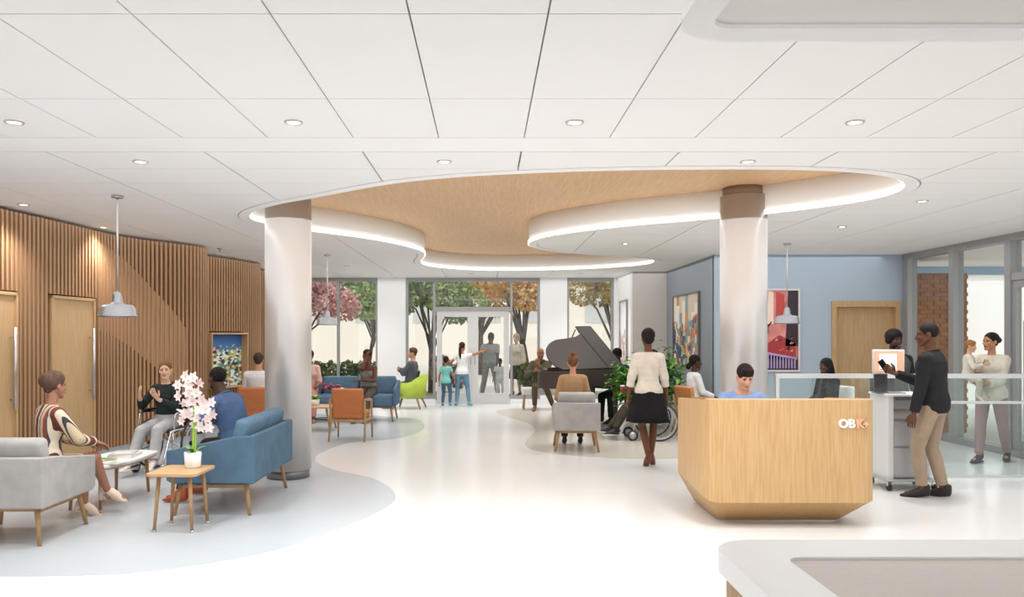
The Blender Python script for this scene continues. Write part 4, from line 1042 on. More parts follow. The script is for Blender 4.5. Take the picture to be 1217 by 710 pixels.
for k in range(3): MB().box((1.53, .645+k*.045, .11), (.14, .022, .012)).build('pedal', mat('brass', 'C9A558', .3, .9), pn)
# piano bench + bench of the listening man
b_ = Mw @ Vector((2.22, .66, 0))
t = thing('piano_stool', 'black padded piano stool under the pianist', 'stool', b_, pa)
MB().rbox((0, 0, .47), (.34, .62, .08), .03).build('seat', M_black, t)
for sx in (-1, 1):
    for sy in (-1, 1): leg((sx*.13, sy*.26, .44), (sx*.15, sy*.28, 0), .02, .015).build('leg', M_piano, t)
t = thing('bench', 'white cushioned bench with oak legs under the listening man', 'bench', (1.42, 17.45, 0), R(0))
MB().rbox((0, 0, .40), (1.2, .5, .16), .03).build('seat', mat('white_cushion', 'DAD6D2', .85), t)
for sx in (-1, 1):
    for sy in (-1, 1): leg((sx*.54, sy*.2, .34), (sx*.57, sy*.22, 0), .02, .015).build('leg', M_oakleg, t)
# ------------------------------------------------------------ wheelchairs, facing +Y
def wheelchair(label, loc, rz, seatc, framem=M_chrome, sw=.46):
    t = thing('wheelchair', label, 'wheelchair', loc, rz); w = sw/2; seat_m = mat('wheelchair_seat_'+seatc, seatc, .7)
    MB().rbox((0, .02, .50), (sw-.03, .42, .05), .018).build('seat', seat_m, t)
    MB().rbox((0, -.215, .72), (sw-.03, .03, .40), .012).build('backrest', seat_m, t)
    for s_ in (-1, 1):
        x = s_*w; xw = s_*(w+.065)
        MB().tube([(x, -.24, .95), (x, -.22, .85), (x, -.21, .12+.2)], .0125, 8).tube([(x, -.34, .945), (x, -.24, .95)], .0125, 8).build('back_tube', framem, t)
        MB().tube([(x, -.36, .945), (x, -.27, .95)], .018, 8).build('push_handle', M_black, t)
        MB().tube(spline([(x, -.21, .50), (x, .2, .50), (x, .27, .46), (x, .40, .20), (x, .42, .12)], 4, False), .0125, 8).build('side_tube', framem, t)
        MB().tube([(x, -.21, .26), (x, .2, .26), (x, .22, .50)], .0125, 8).build('lower_tube', framem, t)
        MB().tube(spline([(x, -.21, .70), (x, .10, .71), (x, .17, .66), (x, .18, .50)], 4, False), .011, 8).build('arm_tube', framem, t)
        MB().rbox((x, -.04, .735), (.05, .27, .03), .012).build('arm_pad', M_black, t)
        wh = MB(); R_, n = .305, 40
        ringp = lambda r, xx: [(xx, -.16+r*math.cos(2*PI*i/n), .305+r*math.sin(2*PI*i/n)) for i in range(n+1)]
        tire = MB().tube(ringp(.291, xw), .014, 8, caps=False).build('wheel', M_rubber, t)
        MB().tube(ringp(.273, xw), .008, 6, caps=False).build('rim', M_cab, tire)
        MB().tube(ringp(.25, xw+s_*.03), .007, 6, caps=False).build('hand_rim', M_cab, tire)
        MB().tube([(xw-s_*.05, -.16, .305), (xw+s_*.02, -.16, .305)], .025, 12).build('hub', M_black, tire)
        for i in range(12):
            a = 2*PI*i/12; MB().tube([(xw, -.16+.02*math.cos(a), .305+.02*math.sin(a)), (xw, -.16+.27*math.cos(a+.25), .305+.27*math.sin(a+.25))], .0022, 4).build('spoke', M_steel, tire)
        cw = MB().tube([(x-.014, .24, .085), (x+.014, .24, .085)], .085, 20).build('caster', M_rubber, t)
        MB().tube([(x-.018, .24, .085), (x+.018, .24, .085)], .055, 16).build('caster_hub', M_cab, cw)
        MB().tube([(x+.025, .24, .085), (x+.025, .22, .19), (x, .21, .27)], .009, 8).build('caster_fork', framem, t)
        MB().rbox((x-s_*.085, .46, .12), (.14, .15, .015), .006, 2).build('footplate', M_black, t)
        MB().tube([(x, .42, .14), (x, .44, .12), (x-s_*.08, .45, .12)], .0095, 8).build('footrest_tube', framem, t)
    MB().tube([(-w, .0, .27), (w, .0, .49)], .01, 6).build('cross_brace', framem, t); MB().tube([(w, .02, .27), (-w, .02, .49)], .01, 6).build('cross_brace', framem, t)
    return t
wheelchair('chrome wheelchair of the young woman in the left seating group', (-3.95, 9.55, 0), R(172), '4A3A34')
wheelchair('white framed wheelchair beside the standing woman', (2.55, 12.35, 0), R(88), '3A3B3F', mat('wheelchair_frame_grey', 'BFC0C2', .35, .3))
# ------------------------------------------------------------ people
JOBS = []      # (object, voxel, smooth iterations) turned into one continuous skin at the end of the script
def remesh(o, vox, it=3, fac=.5):
    m = o.modifiers.new('v', 'REMESH'); m.mode = 'VOXEL'; m.voxel_size = vox; m.use_smooth_shade = True
    s_ = o.modifiers.new('s', 'SMOOTH'); s_.iterations = it; s_.factor = fac
    JOBS.append(o)
def bake(objs):
    bpy.context.view_layer.update(); dg = bpy.context.evaluated_depsgraph_get()
    res = [(o, bpy.data.meshes.new_from_object(o.evaluated_get(dg))) for o in objs]
    for o, me in res: o.modifiers.clear(); o.data = me
def head_shape(male):
    m = MB()
    m.ell((0, -.014, .032), (.074, .094, .084), 20, 14); m.ell((0, .016, -.03), (.060, .072, .078), 20, 14)
    jw = .052 if male else .043
    m.caps_((-jw, -.0, -.045), (-.016, .062, -.098), .024, .018); m.caps_((jw, -.0, -.045), (.016, .062, -.098), .024, .018)
    m.ell((0, .068, -.096), (.024 if male else .018, .02, .019), 12, 8)
    m.caps_((0, .080, .012), (0, .099, -.030), .0085, .0125, 10); m.ell((.011, .090, -.034), (.009, .010, .008), 8, 6); m.ell((-.011, .090, -.034), (.009, .010, .008), 8, 6)
    m.caps_((-.036, .066, .024), (.036, .066, .024), .013, .013, 8)
    for s_ in (-1, 1):
        m.ell((s_*.040, .058, -.022), (.020, .020, .017), 10, 8)
        m.ell((s_*.076, -.012, -.008), (.009, .020, .031), 10, 8, M=Matrix.Identity(4))
    m.ell((0, .077, -.062), (.026, .016, .016), 10, 8)
    return m
HEADS = {}
_hs = []
for male in (True, False):
    o = head_shape(male).build('head_shape', M_white); remesh(o, .0062, 2, .4); _hs.append(o)
bake(_hs)
for male, o in zip((True, False), _hs):
    me = o.data; n = len(me.vertices); co = np.empty(n*3); me.vertices.foreach_get('co', co)
    HEADS[male] = (co.reshape(-1, 3), [tuple(p.vertices) for p in me.polygons]); bpy.data.objects.remove(o, do_unlink=True)
JOBS.clear()
def skinmat(c): return mat('skin_'+c, c, .55, noise=.08, nscale=12, spec=.35)
def cloth(c, c2=None, rough=.85): return mat('cloth_'+c, c, rough, noise=.15, nscale=9, col2=c2, bump=.35, bscale=28, spec=.25)
def ik(a, b, l1, l2, hint):
    d = b-a; L = min(d.length, (l1+l2)*.998); dn = d.normalized(); b = a+dn*L
    x = (l1*l1-l2*l2+L*L)/(2*L); h = math.sqrt(max(l1*l1-x*x, 0)); hv = hint-dn*hint.dot(dn)
    hv = hv.normalized() if hv.length > 1e-5 else dn.orthogonal().normalized()
    return a+dn*x+hv*h, b
TM = [(-.11, .10, .085, 0), (-.05, .158, .108, -.005), (.03, .165, .112, -.008), (.13, .142, .098, 0), (.23, .150, .103, .006), (.33, .172, .115, .01), (.41, .180, .108, .004), (.465, .150, .082, -.004), (.50, .095, .066, -.006), (.53, .062, .060, 0), (.60, .058, .060, .012), (.645, .055, .058, .02)]
TF = [(-.11, .105, .09, 0), (-.05, .168, .118, -.012), (.03, .165, .115, -.012), (.13, .124, .088, 0), (.20, .118, .082, .004), (.31, .142, .098, .008), (.40, .150, .092, .002), (.455, .128, .07, -.004), (.49, .082, .056, -.006), (.52, .052, .05, 0), (.60, .047, .05, .012), (.645, .045, .048, .02)]
def person(label, loc, rot, H=1.74, male=True, sk='6B4430', pelvis=(0, 0, .92), lean=0., side=0., twist=0., hyaw=0., hpitch=0., htilt=0.,
           feet=None, foot_yaw=(0, 0), foot_pitch=(0, 0), knees=None, hands=None, elbows=None, hdirs=None, palms=None, curl=(.35, .35), build=1.,
           top=None, bottom=None, shoes=None, hair=None, face=True, vox=.011, lips='8E5A50', brows='241A15', beard=None, extra=None, group=None, name='person', outer=None, arm_w=1.):
    t = thing(name, label, 'child' if H < 1.45 else 'person', (loc[0], loc[1], loc[2] if len(loc) > 2 else 0), R(rot), group)
    s = H/1.74; V = Vector
    S = skinmat(sk); Pv = V(pelvis)*1.0
    ln, sd = R(lean), R(side); ax = Matrix.Rotation(sd, 3, 'Y') @ Matrix.Rotation(-ln, 3, 'X')  # lean forward tips +Z towards +Y
    up = ax @ V((0, 0, 1)); tw = R(twist)
    def sp(h):  # spine point: lower part leans less
        u = max(min(h/.5, 1.2), -.3); k_ = .55+.45*max(u, 0)
        a2 = Matrix.Rotation(sd*k_, 3, 'Y') @ Matrix.Rotation(-ln*k_, 3, 'X'); return Pv+a2 @ V((0, 0, h*s)), a2
    def frame(h):
        c_, a2 = sp(h); q = Matrix.Rotation(tw*max(0, min(h/.45, 1)), 3, 'Z'); return c_, a2 @ q
    secs = TM if male else TF
    def torso_rings(h0, h1, inf, n=20):
        out = []; hs = [x[0] for x in secs]
        lo = [x for x in secs if h0 < x[0] < h1]
        def at(h):
            for a, b in zip(secs, secs[1:]):
                if a[0] <= h <= b[0]:
                    u = (h-a[0])/(b[0]-a[0]); return (h,)+tuple(a[i]*(1-u)+b[i]*u for i in (1, 2, 3))
            return secs[0] if h < secs[0][0] else secs[-1]
        for h, wx, wy, yo in [at(h0)]+lo+[at(h1)]:
            c_, M3 = frame(h); r_ = []
            for j in range(n):
                a = 2*PI*j/n; ca, sa = math.cos(a), math.sin(a); p_ = 2.4
                q = (abs(ca)**p_+abs(sa)**p_)**(-1/p_); bw = build if h < .46 else 1
                r_.append(tuple(c_+M3 @ V(((wx*s*bw+inf)*ca*q, yo*s+(wy*s*bw+inf)*sa*q, 0))))
            out.append(r_)
        return out
    shw = .178 if male else .150
    sh = {}; 
    for k, sg in (('L', -1), ('R', 1)):
        c_, M3 = frame(.452); sh[k] = c_+M3 @ V((sg*shw*s*(1+(build-1)*.6), 0, -.012*s))
    hip = {'L': Pv+V((-.088*s, 0, -.02*s)), 'R': Pv+V((.088*s, 0, -.02*s))}
    feet = feet or ((-.1, 0.0, .09), (.1, .0, .09)); knees = knees or ((-.05, 1, .1), (.05, 1, .1))
    hands = hands or ((-.27, .05, .80*s), (.27, .05, .80*s)); elbows = elbows or ((-.3, -1, -.2), (.3, -1, -.2))
    kn, an, el, wr = {}, {}, {}, {}
    for i, k in enumerate('LR'):
        kn[k], an[k] = ik(hip[k], V(feet[i]), .425*s, .41*s, V(knees[i]))
        el[k], wr[k] = ik(sh[k], V(hands[i]), .285*s, .255*s, V(elbows[i]))
    b = MB(); b.loft(torso_rings(-.11, .645, -.004))
    if not male:
        for sg in (-1, 1): c_, M3 = frame(.325); b.ell(tuple(c_+M3 @ V((sg*.068*s, .068*s, 0))), (.056*s, .05*s, .055*s), 12, 8)
    for k in 'LR':
        b.caps_(hip[k], kn[k], .082*s, .054*s); mid = kn[k].lerp(an[k], .3)
        kd = V((0, -1, 0)); b.caps_(kn[k], mid+kd*.012*s, .051*s, .053*s); b.caps_(mid+kd*.012*s, an[k], .052*s, .034*s)
        fy = R(foot_yaw['LR'.index(k)]); fp = R(foot_pitch['LR'.index(k)]); fd = V((math.sin(fy)*math.cos(fp), math.cos(fy)*math.cos(fp), math.sin(fp)))
        b.caps_(an[k]+V((0, 0, -.035*s)), an[k]+fd*.13*s+V((0, 0, -.055*s*math.cos(fp))), .034*s, .026*s)
        c_, M3 = frame(.44); b.caps_(c_+(sh[k]-c_)*.45, sh[k], .062*s, .052*s*arm_w)
        b.caps_(sh[k], el[k], .048*s*arm_w, .038*s*arm_w); b.caps_(el[k], el[k].lerp(wr[k], .35), .039*s*arm_w, .038*s*arm_w); b.caps_(el[k].lerp(wr[k], .35), wr[k], .038*s*arm_w, .025*s)
    # head
    nb, M3 = frame(.62); hs = s*(1.0 if H > 1.45 else 1.22 if H < 1.2 else 1.12)
    Mh3 = Matrix.Rotation(tw-R(hyaw), 3, 'Z') @ Matrix.Rotation(R(htilt), 3, 'Y') @ Matrix.Rotation(R(hpitch)-ln*.25, 3, 'X')
    nt_, _ = frame(.60); hc = nt_+up*.085*s*.6+V((0, 0, .085*s*.4))+Mh3 @ V((0, .028, .0))*s+V((0, 0, (hs-s)*.1))
    b.caps_(nt_, hc+Mh3 @ V((0, -.02, -.03))*s, (.054 if male else .046)*s, (.052 if male else .045)*s)
    body = b.build('body', S, t); remesh(body, vox)
    Mh = Matrix.Translation(hc) @ Mh3.to_4x4() @ Matrix.Scale(hs, 4)
    hand_mb = MB()
    hdirs = hdirs or (None, None); palms = palms or (None, None)
    for i, k in enumerate('LR'):
        d = V(hdirs[i]).normalized() if hdirs[i] else (wr[k]-el[k]).normalized()
        pn_ = V(palms[i]) if palms[i] else V((1 if k == 'L' else -1, 0, 0)); pn_ = (pn_-d*pn_.dot(d)); pn_ = pn_.normalized() if pn_.length > .05 else d.orthogonal().normalized()
        sd_ = d.cross(pn_)*(1 if k == 'R' else -1)  # towards the thumb
        W0 = wr[k]; cu = curl[i]; pw = [(0, .024, .019), (.03, .033, .016), (.06, .041, .015), (.085, .042, .013), (.094, .036, .009)]
        hand_mb.loft([[tuple(W0+(d*a+sd_*(w_*math.cos(q))*.98+pn_*(h_*math.sin(q)))*s) for q in [2*PI*j/10 for j in range(10)]] for a, w_, h_ in pw])
        for f_ in range(4):
            off = (.030, .010, -.010, -.029)[f_]; Lf = (.072, .080, .075, .060)[f_]; r0 = .0088*s
            p_ = W0+(d*.085+sd_*off)*s; dir_ = (d+sd_*off*2.2).normalized(); pts = [p_]; ang = cu*.55
            for seg, l in enumerate((.44, .31, .25)):
                q = Matrix.Rotation(ang*(1 if k == 'R' else -1)*-1, 3, sd_*(1 if k == 'R' else 1)); 
                # bend towards the palm normal
                dd_ = (dir_*math.cos(ang)+pn_*math.sin(ang)).normalized(); p_ = p_+dd_*Lf*l*s; pts.append(p_); ang += cu*1.1
            hand_mb.tube(pts+[pts[-1]+(pts[-1]-pts[-2]).normalized()*.004], [r0, r0*.97, r0*.88, r0*.75, r0*.3], 7)
        tb = W0+(d*.022+sd_*.022)*s; td = (d*.75+sd_*.75+pn_*(.25+cu*.3)).normalized(); t2 = (d*1.0+sd_*.3+pn_*(.3+cu*.5)).normalized()
        hand_mb.tube([tb, tb+td*.038*s, tb+td*.038*s+t2*.03*s, tb+td*.038*s+t2*.052*s, tb+td*.038*s+t2*.057*s], [.013*s, .0115*s, .010*s, .008*s, .003*s], 8)
    body['_join'] = 1
    JOIN.append((body, hand_mb, Mh, male))
    info = dict(t=t, hc=hc, Mh=Mh, sh=sh, el=el, wr=wr, kn=kn, an=an, hip=hip, frame=frame, s=s, rings=torso_rings, Pv=Pv)
    if face:
        ew = mat('eye_white', 'B8AEA6', .6); ei = mat('iris_dark', '1E1410', .2)
        for sg in (-1, 1):
            m = MB(); m.ell((sg*.029, .0700, .004), (.0105, .0066, .0042), 12, 8); m.cur = 1; m.ell((sg*.029, .0750, .0042), (.0055, .0030, .0052), 8, 6)
            e_ = m.build('eye', [ew, ei], t); e_.data.transform(Mh)
            lid = MB().tube([(sg*.015, .0765, .0095), (sg*.029, .080, .0125), (sg*.043, .073, .0085)], [.0022, .003, .0022], 6).build('eyelid', mat('lid_'+brows, brows, .6), t); lid.data.transform(Mh)
            e_ = MB().tube([(sg*.012, .0815, .024), (sg*.028, .0815, .0275), (sg*.045, .071, .022)], [.0028, .0038, .0022], 6, flat=.6).build('eyebrow', mat('brow_'+brows, brows, .8), t); e_.data.transform(Mh)
        m = MB(); m.tube([(-.023, .0855, -.060), (-.008, .0935, -.0575), (0, .0935, -.0585), (.008, .0935, -.0575), (.023, .0855, -.060)], [.002, .004, .0038, .004, .002], 8)
        m.tube([(-.02, .0855, -.063), (0, .0930, -.0685), (.02, .0855, -.063)], [.002, .0052, .002], 8)
        m.build('lips', mat('lips_'+lips, lips, .45), t).data.transform(Mh)
    # ---- clothes: inflated copies of the limbs they cover
    def garment(nm, col, inf=.011, h0=-.08, h1=.50, sleeve=1., m_=None, loose=1., h1cut=None, cuffs=True):
        g = MB(); g.loft(torso_rings(h0, h1, inf))
        if not male:
            for sg in (-1, 1): c_, M3 = frame(.325); g.ell(tuple(c_+M3 @ V((sg*.068*s, .068*s, 0))), (.056*s+inf, .05*s+inf, .055*s+inf), 12, 8)
        if sleeve > 0:
            for k in 'LR':
                c_, M3 = frame(.44); g.caps_(c_+(sh[k]-c_)*.4, sh[k], .058*s+inf, .052*s*arm_w+inf)
                u = min(sleeve*2, 1.); e = sh[k].lerp(el[k], u)
                g.tube([sh[k], sh[k].lerp(e, .5), e], [.050*s*arm_w+inf, .045*s*arm_w+inf, .041*s*arm_w+inf*loose], 14)
                g.ell(tuple(sh[k]), (.051*s*arm_w+inf,)*3, 12, 8)
                if sleeve > .5:
                    g.ell(tuple(el[k]), (.041*s*arm_w+inf,)*3, 12, 8); e2 = el[k].lerp(wr[k], (sleeve-.5)*2)
                    rr = (.038*(1-(sleeve-.5)*2)+.027*(sleeve-.5)*2)
                    g.tube([el[k], el[k].lerp(e2, .4), e2], [.040*s*arm_w+inf, .039*s*arm_w+inf, rr*s*arm_w+inf*loose], 14)
        o = g.build(nm, m_ or cloth(col), t); remesh(o, vox, 3); return o
    if top:
        tp = dict(top); garment(tp.pop('name', 'shirt'), tp.pop('col', None), **tp)
    if outer:
        tp = dict(outer); garment(tp.pop('name', 'jacket'), tp.pop('col', None), **tp)
    if bottom:
        bt = dict(bottom); kind = bt.get('kind', 'trousers'); m_ = bt.get('m_') or cloth(bt['col']); inf = bt.get('inf', .012); Lg = bt.get('len', .93)
        g = MB()
        if kind == 'trousers':
            g.loft(torso_rings(-.11, bt.get('h1', .10), inf))
            for k in 'LR':
                g.caps_(hip[k], kn[k], .083*s+inf, .055*s+inf*1.1); e = kn[k].lerp(an[k], Lg)
                g.ell(tuple(kn[k]), (.055*s+inf,)*3, 12, 8); w2 = bt.get('hem', .036)
                g.tube([kn[k], kn[k].lerp(e, .35)+V((0, -.008, 0)), e], [.054*s+inf, .054*s+inf, w2*s+inf*1.2], 14)
        elif kind == 'skirt':   # standing: flared cone
            c0, _ = frame(.10); z1 = c0.z-bt.get('drop', .45); n = 28; rg = []
            for u in (0, .12, .3, .55, .8, 1):
                wx = (.125+.05*min(u*3, 1)+bt.get('flare', .06)*u)*s; wy = (.09+.035*min(u*3, 1)+bt.get('flare', .06)*u)*s; r_ = []
                for j in range(n):
                    a = 2*PI*j/n; wv = 1+.06*u*math.sin(a*7)
                    r_.append((c0.x+wx*wv*math.cos(a), c0.y+wy*wv*math.sin(a)-.01, c0.z+(z1-c0.z)*u))
                rg.append(r_)
            g.loft(rg)
        elif kind == 'lapskirt':   # seated: over both thighs to the knees
            g.loft(torso_rings(-.11, .12, inf))
            for u in range(5):
                a_, b__ = hip['L'].lerp(hip['R'], u/4), kn['L'].lerp(kn['R'], u/4)
                g.caps_(a_, a_.lerp(b__, Lg), .082*s+inf, .055*s+inf)
        o = g.build(bt.get('name', 'trousers' if kind == 'trousers' else 'skirt'), m_, t)
        if kind == 'skirt': o.data.shade_smooth()
        else: remesh(o, vox, 3)
    if shoes:
        for i, k in enumerate('LR'):
            fy = R(foot_yaw[i]); fp = R(foot_pitch[i]); col = shoes['col']; kd = shoes.get('kind', 'shoe')
            M = Matrix.Translation(an[k]) @ Matrix.Rotation(-fy, 4, 'Z') @ Matrix.Rotation(fp, 4, 'X') @ Matrix.Scale(s, 4)
            lift = .055 if kd == 'heel' else 0
            rows = [(-.072, .018, -.045+lift, .035), (-.06, .034, -.07+lift, .05), (-.02, .037, -.078+lift, .045), (.04, .040, -.088+lift*.35, .006), (.10, .044, -.088, -.024), (.15, .040, -.088, -.05), (.182, .024, -.086, -.062), (.192, .008, -.082, -.07)]
            if kd == 'heel': rows = [(a, w_*1.0, z0, z0+(z1-z0)*(.9 if a < .0 else 1.0)+(.03 if 0 < a < .12 else 0)) for a, w_, z0, z1 in rows]
            if kd == 'boot': rows[0] = (-.072, .03, -.06, .06); rows[1] = (-.06, .042, -.08, .08); rows[2] = (-.02, .045, -.085, .08); rows[3] = (.04, .045, -.088, .03)
            rg = []
            for a, w_, z0, z1 in rows:
                rg.append([tuple(M @ V((w_*math.cos(q)*(1 if math.sin(q) > -.2 else .95), a, (z0+z1)/2+(z1-z0)/2*max(math.sin(q), -.99)*(1 if math.sin(q) > 0 else 1)))) for q in [2*PI*j/14 for j in range(14)]])
            sh_ = MB().loft(rg).build('shoe', mat('shoe_'+col, col, .5), t)
            if kd == 'heel':
                hm = MB(); hm.tube([M @ V((0, -.055, -.02+.03)), M @ V((0, -.058, -.088))], [.022*s, .013*s if shoes.get('block') is None else .02*s], 10); hm.build('heel', mat('shoe_'+col, col, .5), sh_)
            elif shoes.get('sole'):
                rg2 = [[tuple(M @ V((w_*1.04*math.cos(q), a*1.03, -.090+(.0 if math.sin(q) < 0 else .018)))) for q in [2*PI*j/14 for j in range(14)]] for a, w_, z0, z1 in rows]
                MB().loft(rg2).build('sole', mat('sole_'+shoes['sole'], shoes['sole'], .6), sh_)
    if hair:
        hair_(hair, info)
    if beard:
        g = MB(); g.ell((0, .018, -.072), (.059, .064, .052), 16, 10); g.caps_((-.055, -.0, -.03), (-.03, .045, -.085), .016, .02); g.caps_((.055, -.0, -.03), (.03, .045, -.085), .016, .02)
        if face: g.tube([(-.03, .082, -.058), (0, .094, -.047), (.03, .082, -.058)], [.006, .006, .006], 8)
        o = g.build('beard', mat('hair_'+beard, beard, .95, bump=.6, bscale=180), t); o.data.transform(Mh); remesh(o, .008, 1)
    return info
JOIN = []
def hair_(h, I):
    t, Mh = I['t'], I['Mh']; col = h['col']; st = h['style']; g = MB()
    m = mat('hair_'+col, col, .75, noise=.35, nscale=30, stretch=(1, 1, .25), bump=.5, bscale=90, spec=.3)
    vx = .009
    if st == 'buzz': g.ell((0, -.019, .036), (.0775, .0965, .0855), 20, 14)
    elif st == 'short': g.ell((0, -.020, .042), (.082, .102, .089), 20, 14); g.ell((0, .035, .085), (.055, .045, .032), 14, 8); g.ell((0, -.07, -.02), (.058, .03, .05), 12, 8)
    elif st == 'swept': g.ell((0, -.020, .045), (.083, .100, .088), 20, 14); g.caps_((-.04, .048, .088), (.045, .05, .094), .024, .024); g.ell((0, -.07, -.02), (.058, .028, .045), 12, 8)
    elif st == 'crop': g.ell((0, -.022, .045), (.088, .104, .094), 20, 14); g.ell((0, -.065, -.02), (.066, .045, .055), 14, 8); g.ell((0, .03, .09), (.06, .045, .03), 12, 8)
    elif st == 'afro': g.ell((0, -.03, .06), (.105, .11, .10), 20, 14); g.ell((.07, -.03, .01), (.035, .06, .06), 10, 8); g.ell((-.07, -.03, .01), (.035, .06, .06), 10, 8)
    elif st in ('bun', 'topbun', 'updo'):
        g.ell((0, -.026, .042), (.083, .101, .089), 20, 14); g.ell((0, -.07, -.025), (.05, .03, .04), 12, 8)
        c_ = {'bun': (0, -.125, .02), 'topbun': (0, -.075, .125), 'updo': (.01, -.085, .05)}[st]; r_ = {'bun': (.045,)*3, 'topbun': (.042,)*3, 'updo': (.085, .07, .075)}[st]
        g.ell(c_, r_, 14, 10); 
        if st == 'updo': g.ell((0, -.02, .07), (.09, .10, .075), 16, 10)
    elif st == 'ponytail':
        g.ell((0, -.026, .042), (.083, .101, .089), 20, 14); g.ell((0, -.115, .03), (.03, .03, .03), 10, 8)
        n = h.get('len', .28); g.tube([(0, -.12, .03), (.0, -.15, -.03), (0, -.145, -.5*n), (0, -.12, -n)], [.024, .036, .038, .012], 12)
    elif st == 'lowpony':
        g.ell((0, -.027, .042), (.084, .101, .090), 20, 14); g.ell((0, -.09, -.03), (.05, .045, .05), 12, 8); g.ell((.0, -.13, -.08), (.05, .045, .055), 12, 8)
    elif st == 'long':
        g.ell((0, -.024, .040), (.084, .103, .090), 20, 14); n = h.get('len', .33)
        g.tube([(0, -.07, .03), (0, -.085, -.1), (0, -.085, -.1-n*.6), (0, -.07, -.1-n)], [.085, .09, .095, .06], 14, flat=.55, up=(1, 0, 0))
        for sg in (-1, 1): g.tube([(sg*.07, -.02, .03), (sg*.082, -.0, -.06), (sg*.085, .01, -.16)], [.028, .026, .012], 10)
    elif st == 'wrap':
        g.ell((0, -.024, .050), (.090, .110, .096), 20, 14)
    elif st == 'bobcurl':
        g.ell((0, -.028, .045), (.096, .108, .095), 20, 14); g.ell((0, -.06, -.03), (.08, .055, .06), 14, 8)
    o = g.build(h.get('name', 'hair'), m, t); o.data.transform(Mh); remesh(o, vx, 1)
def finish_people():
    bake(JOBS)
    for body, hm, Mh, male in JOIN:
        me = body.data; n = len(me.vertices); co = np.empty(n*3); me.vertices.foreach_get('co', co); V_ = [tuple(x) for x in co.reshape(-1, 3)]; F_ = [tuple(p.vertices) for p in me.polygons]
        hv, hf = HEADS[male]; A = np.array(Mh); hv2 = hv @ A[:3, :3].T+A[:3, 3]; k = len(V_)
        V_ += [tuple(x) for x in hv2]; F_ += [tuple(i+k for i in f) for f in hf]; k = len(V_)
        V_ += hm.v; F_ += [tuple(i+k for i in f) for f in hm.f]
        m2 = bpy.data.meshes.new('body'); m2.from_pydata(V_, [], F_); m2.materials.append(body.data.materials[0] if body.data.materials else None)
        m2.polygons.foreach_set('use_smooth', [True]*len(F_)); m2.update(); body.data = m2
        if '_join' in body: del body['_join']
def collar(I, col, h=.51, r=.062, th=.012, y=0):
    c_, M3 = I['frame'](h); s = I['s']; pts = [tuple(c_+M3 @ Vector((r*s*math.cos(a), (r*.95)*s*math.sin(a)+y, .012*math.sin(a)*-1))) for a in [2*PI*j/18 for j in range(19)]]
    return MB().tube(pts, th, 8, caps=False, flat=1.8).build('collar', cloth(col), I['t'])
# ------------------------------------------------------------ the people of the photograph
def at(px, py): p = FL(px, py); return (p.x, p.y)
# man with phone, seen from behind-left, looking at the kiosk (left)
ax_, ay_ = P(1110, 0, 7.9).x, 7.9
I = person('standing man in black shirt and beige trousers holding a phone by the kiosk', (ax_, ay_), 42, 1.80, True, '6B4632', pelvis=(0, 0, .955), lean=3, hyaw=-24, hpitch=-6,
       feet=((-.10, .08, .09), (.08, -.06, .09)), foot_yaw=(-25, 0), hands=((-.27, .10, .84), (.02, .38, 1.25)), elbows=((-.4, -1, 0), (.45, -.4, -1)), hdirs=(None, (-.2, .7, .5)), palms=((1, 0, 0), (-.8, .3, .5)), curl=(.5, 1.1), vox=.009,
       top=dict(name='shirt', col='2B2B2D', h0=-.09, h1=.515, inf=.018, sleeve=.97), bottom=dict(col='AD9883', inf=.012, hem=.04), shoes=dict(col='2A2420'), hair=dict(style='buzz', col='241C19'))
collar(I, '2B2B2D')
PH = I
# woman and child on the right
I = person('woman in cream blouse and mauve trousers holding a toddler behind the glass railing', at(1178, 549), 132, 1.70, False, 'C08A6C', pelvis=(0, 0, .90), lean=-3, hyaw=30, hpitch=-2, htilt=0,
       feet=((-.12, -.24, .09), (.08, .22, .09)), foot_yaw=(-10, 10), hands=((-.02, .27, 1.02), (.16, .27, 1.14)), elbows=((-.25, -.7, -1), (.25, -.7, -1)), hdirs=((1, .2, .1), (-1, .4, .1)), palms=((0, -1, .3), (0, -1, .3)), vox=.009,
       top=dict(name='blouse', col='E6DCCB', h0=-.13, h1=.50, inf=.021, sleeve=.92), bottom=dict(col='A58A88', inf=.012, len=.95), shoes=dict(col='3A3534', sole='26262A'), hair=dict(style='bun', col='2E1F1A'), lips='A85A55')
MI = I
M0 = Matrix.Translation(I['t'].location) @ rotz(I['t'].rotation_euler.z)
cpos = M0 @ Vector((.10, .27, 0))
cpos.x -= .10
person('fair haired toddler in cream jumper carried on the woman’s arm'.replace('’', ''), (cpos.x, cpos.y, 1.02), 235, .92, True, 'D9A88A', pelvis=(0, 0, .12), lean=2, hyaw=0, hpitch=-10,
       feet=((-.13, .16, -.12), (.13, .14, -.14)), foot_yaw=(-10, 10), foot_pitch=(-30, -30), knees=((-1, .6, .2), (1, .6, .2)), hands=((-.09, .17, .28), (.09, .18, .26)), elbows=((-.7, -.2, -1), (.7, -.2, -1)), vox=.009,
       top=dict(name='jumper', col='DDD3C4', h0=-.1, h1=.50, inf=.012, sleeve=.95), bottom=dict(col='CFC3B4', inf=.010), shoes=dict(col='E3DCD2'), hair=dict(style='short', col='A8744C'), lips='C07A70', brows='8A6242')
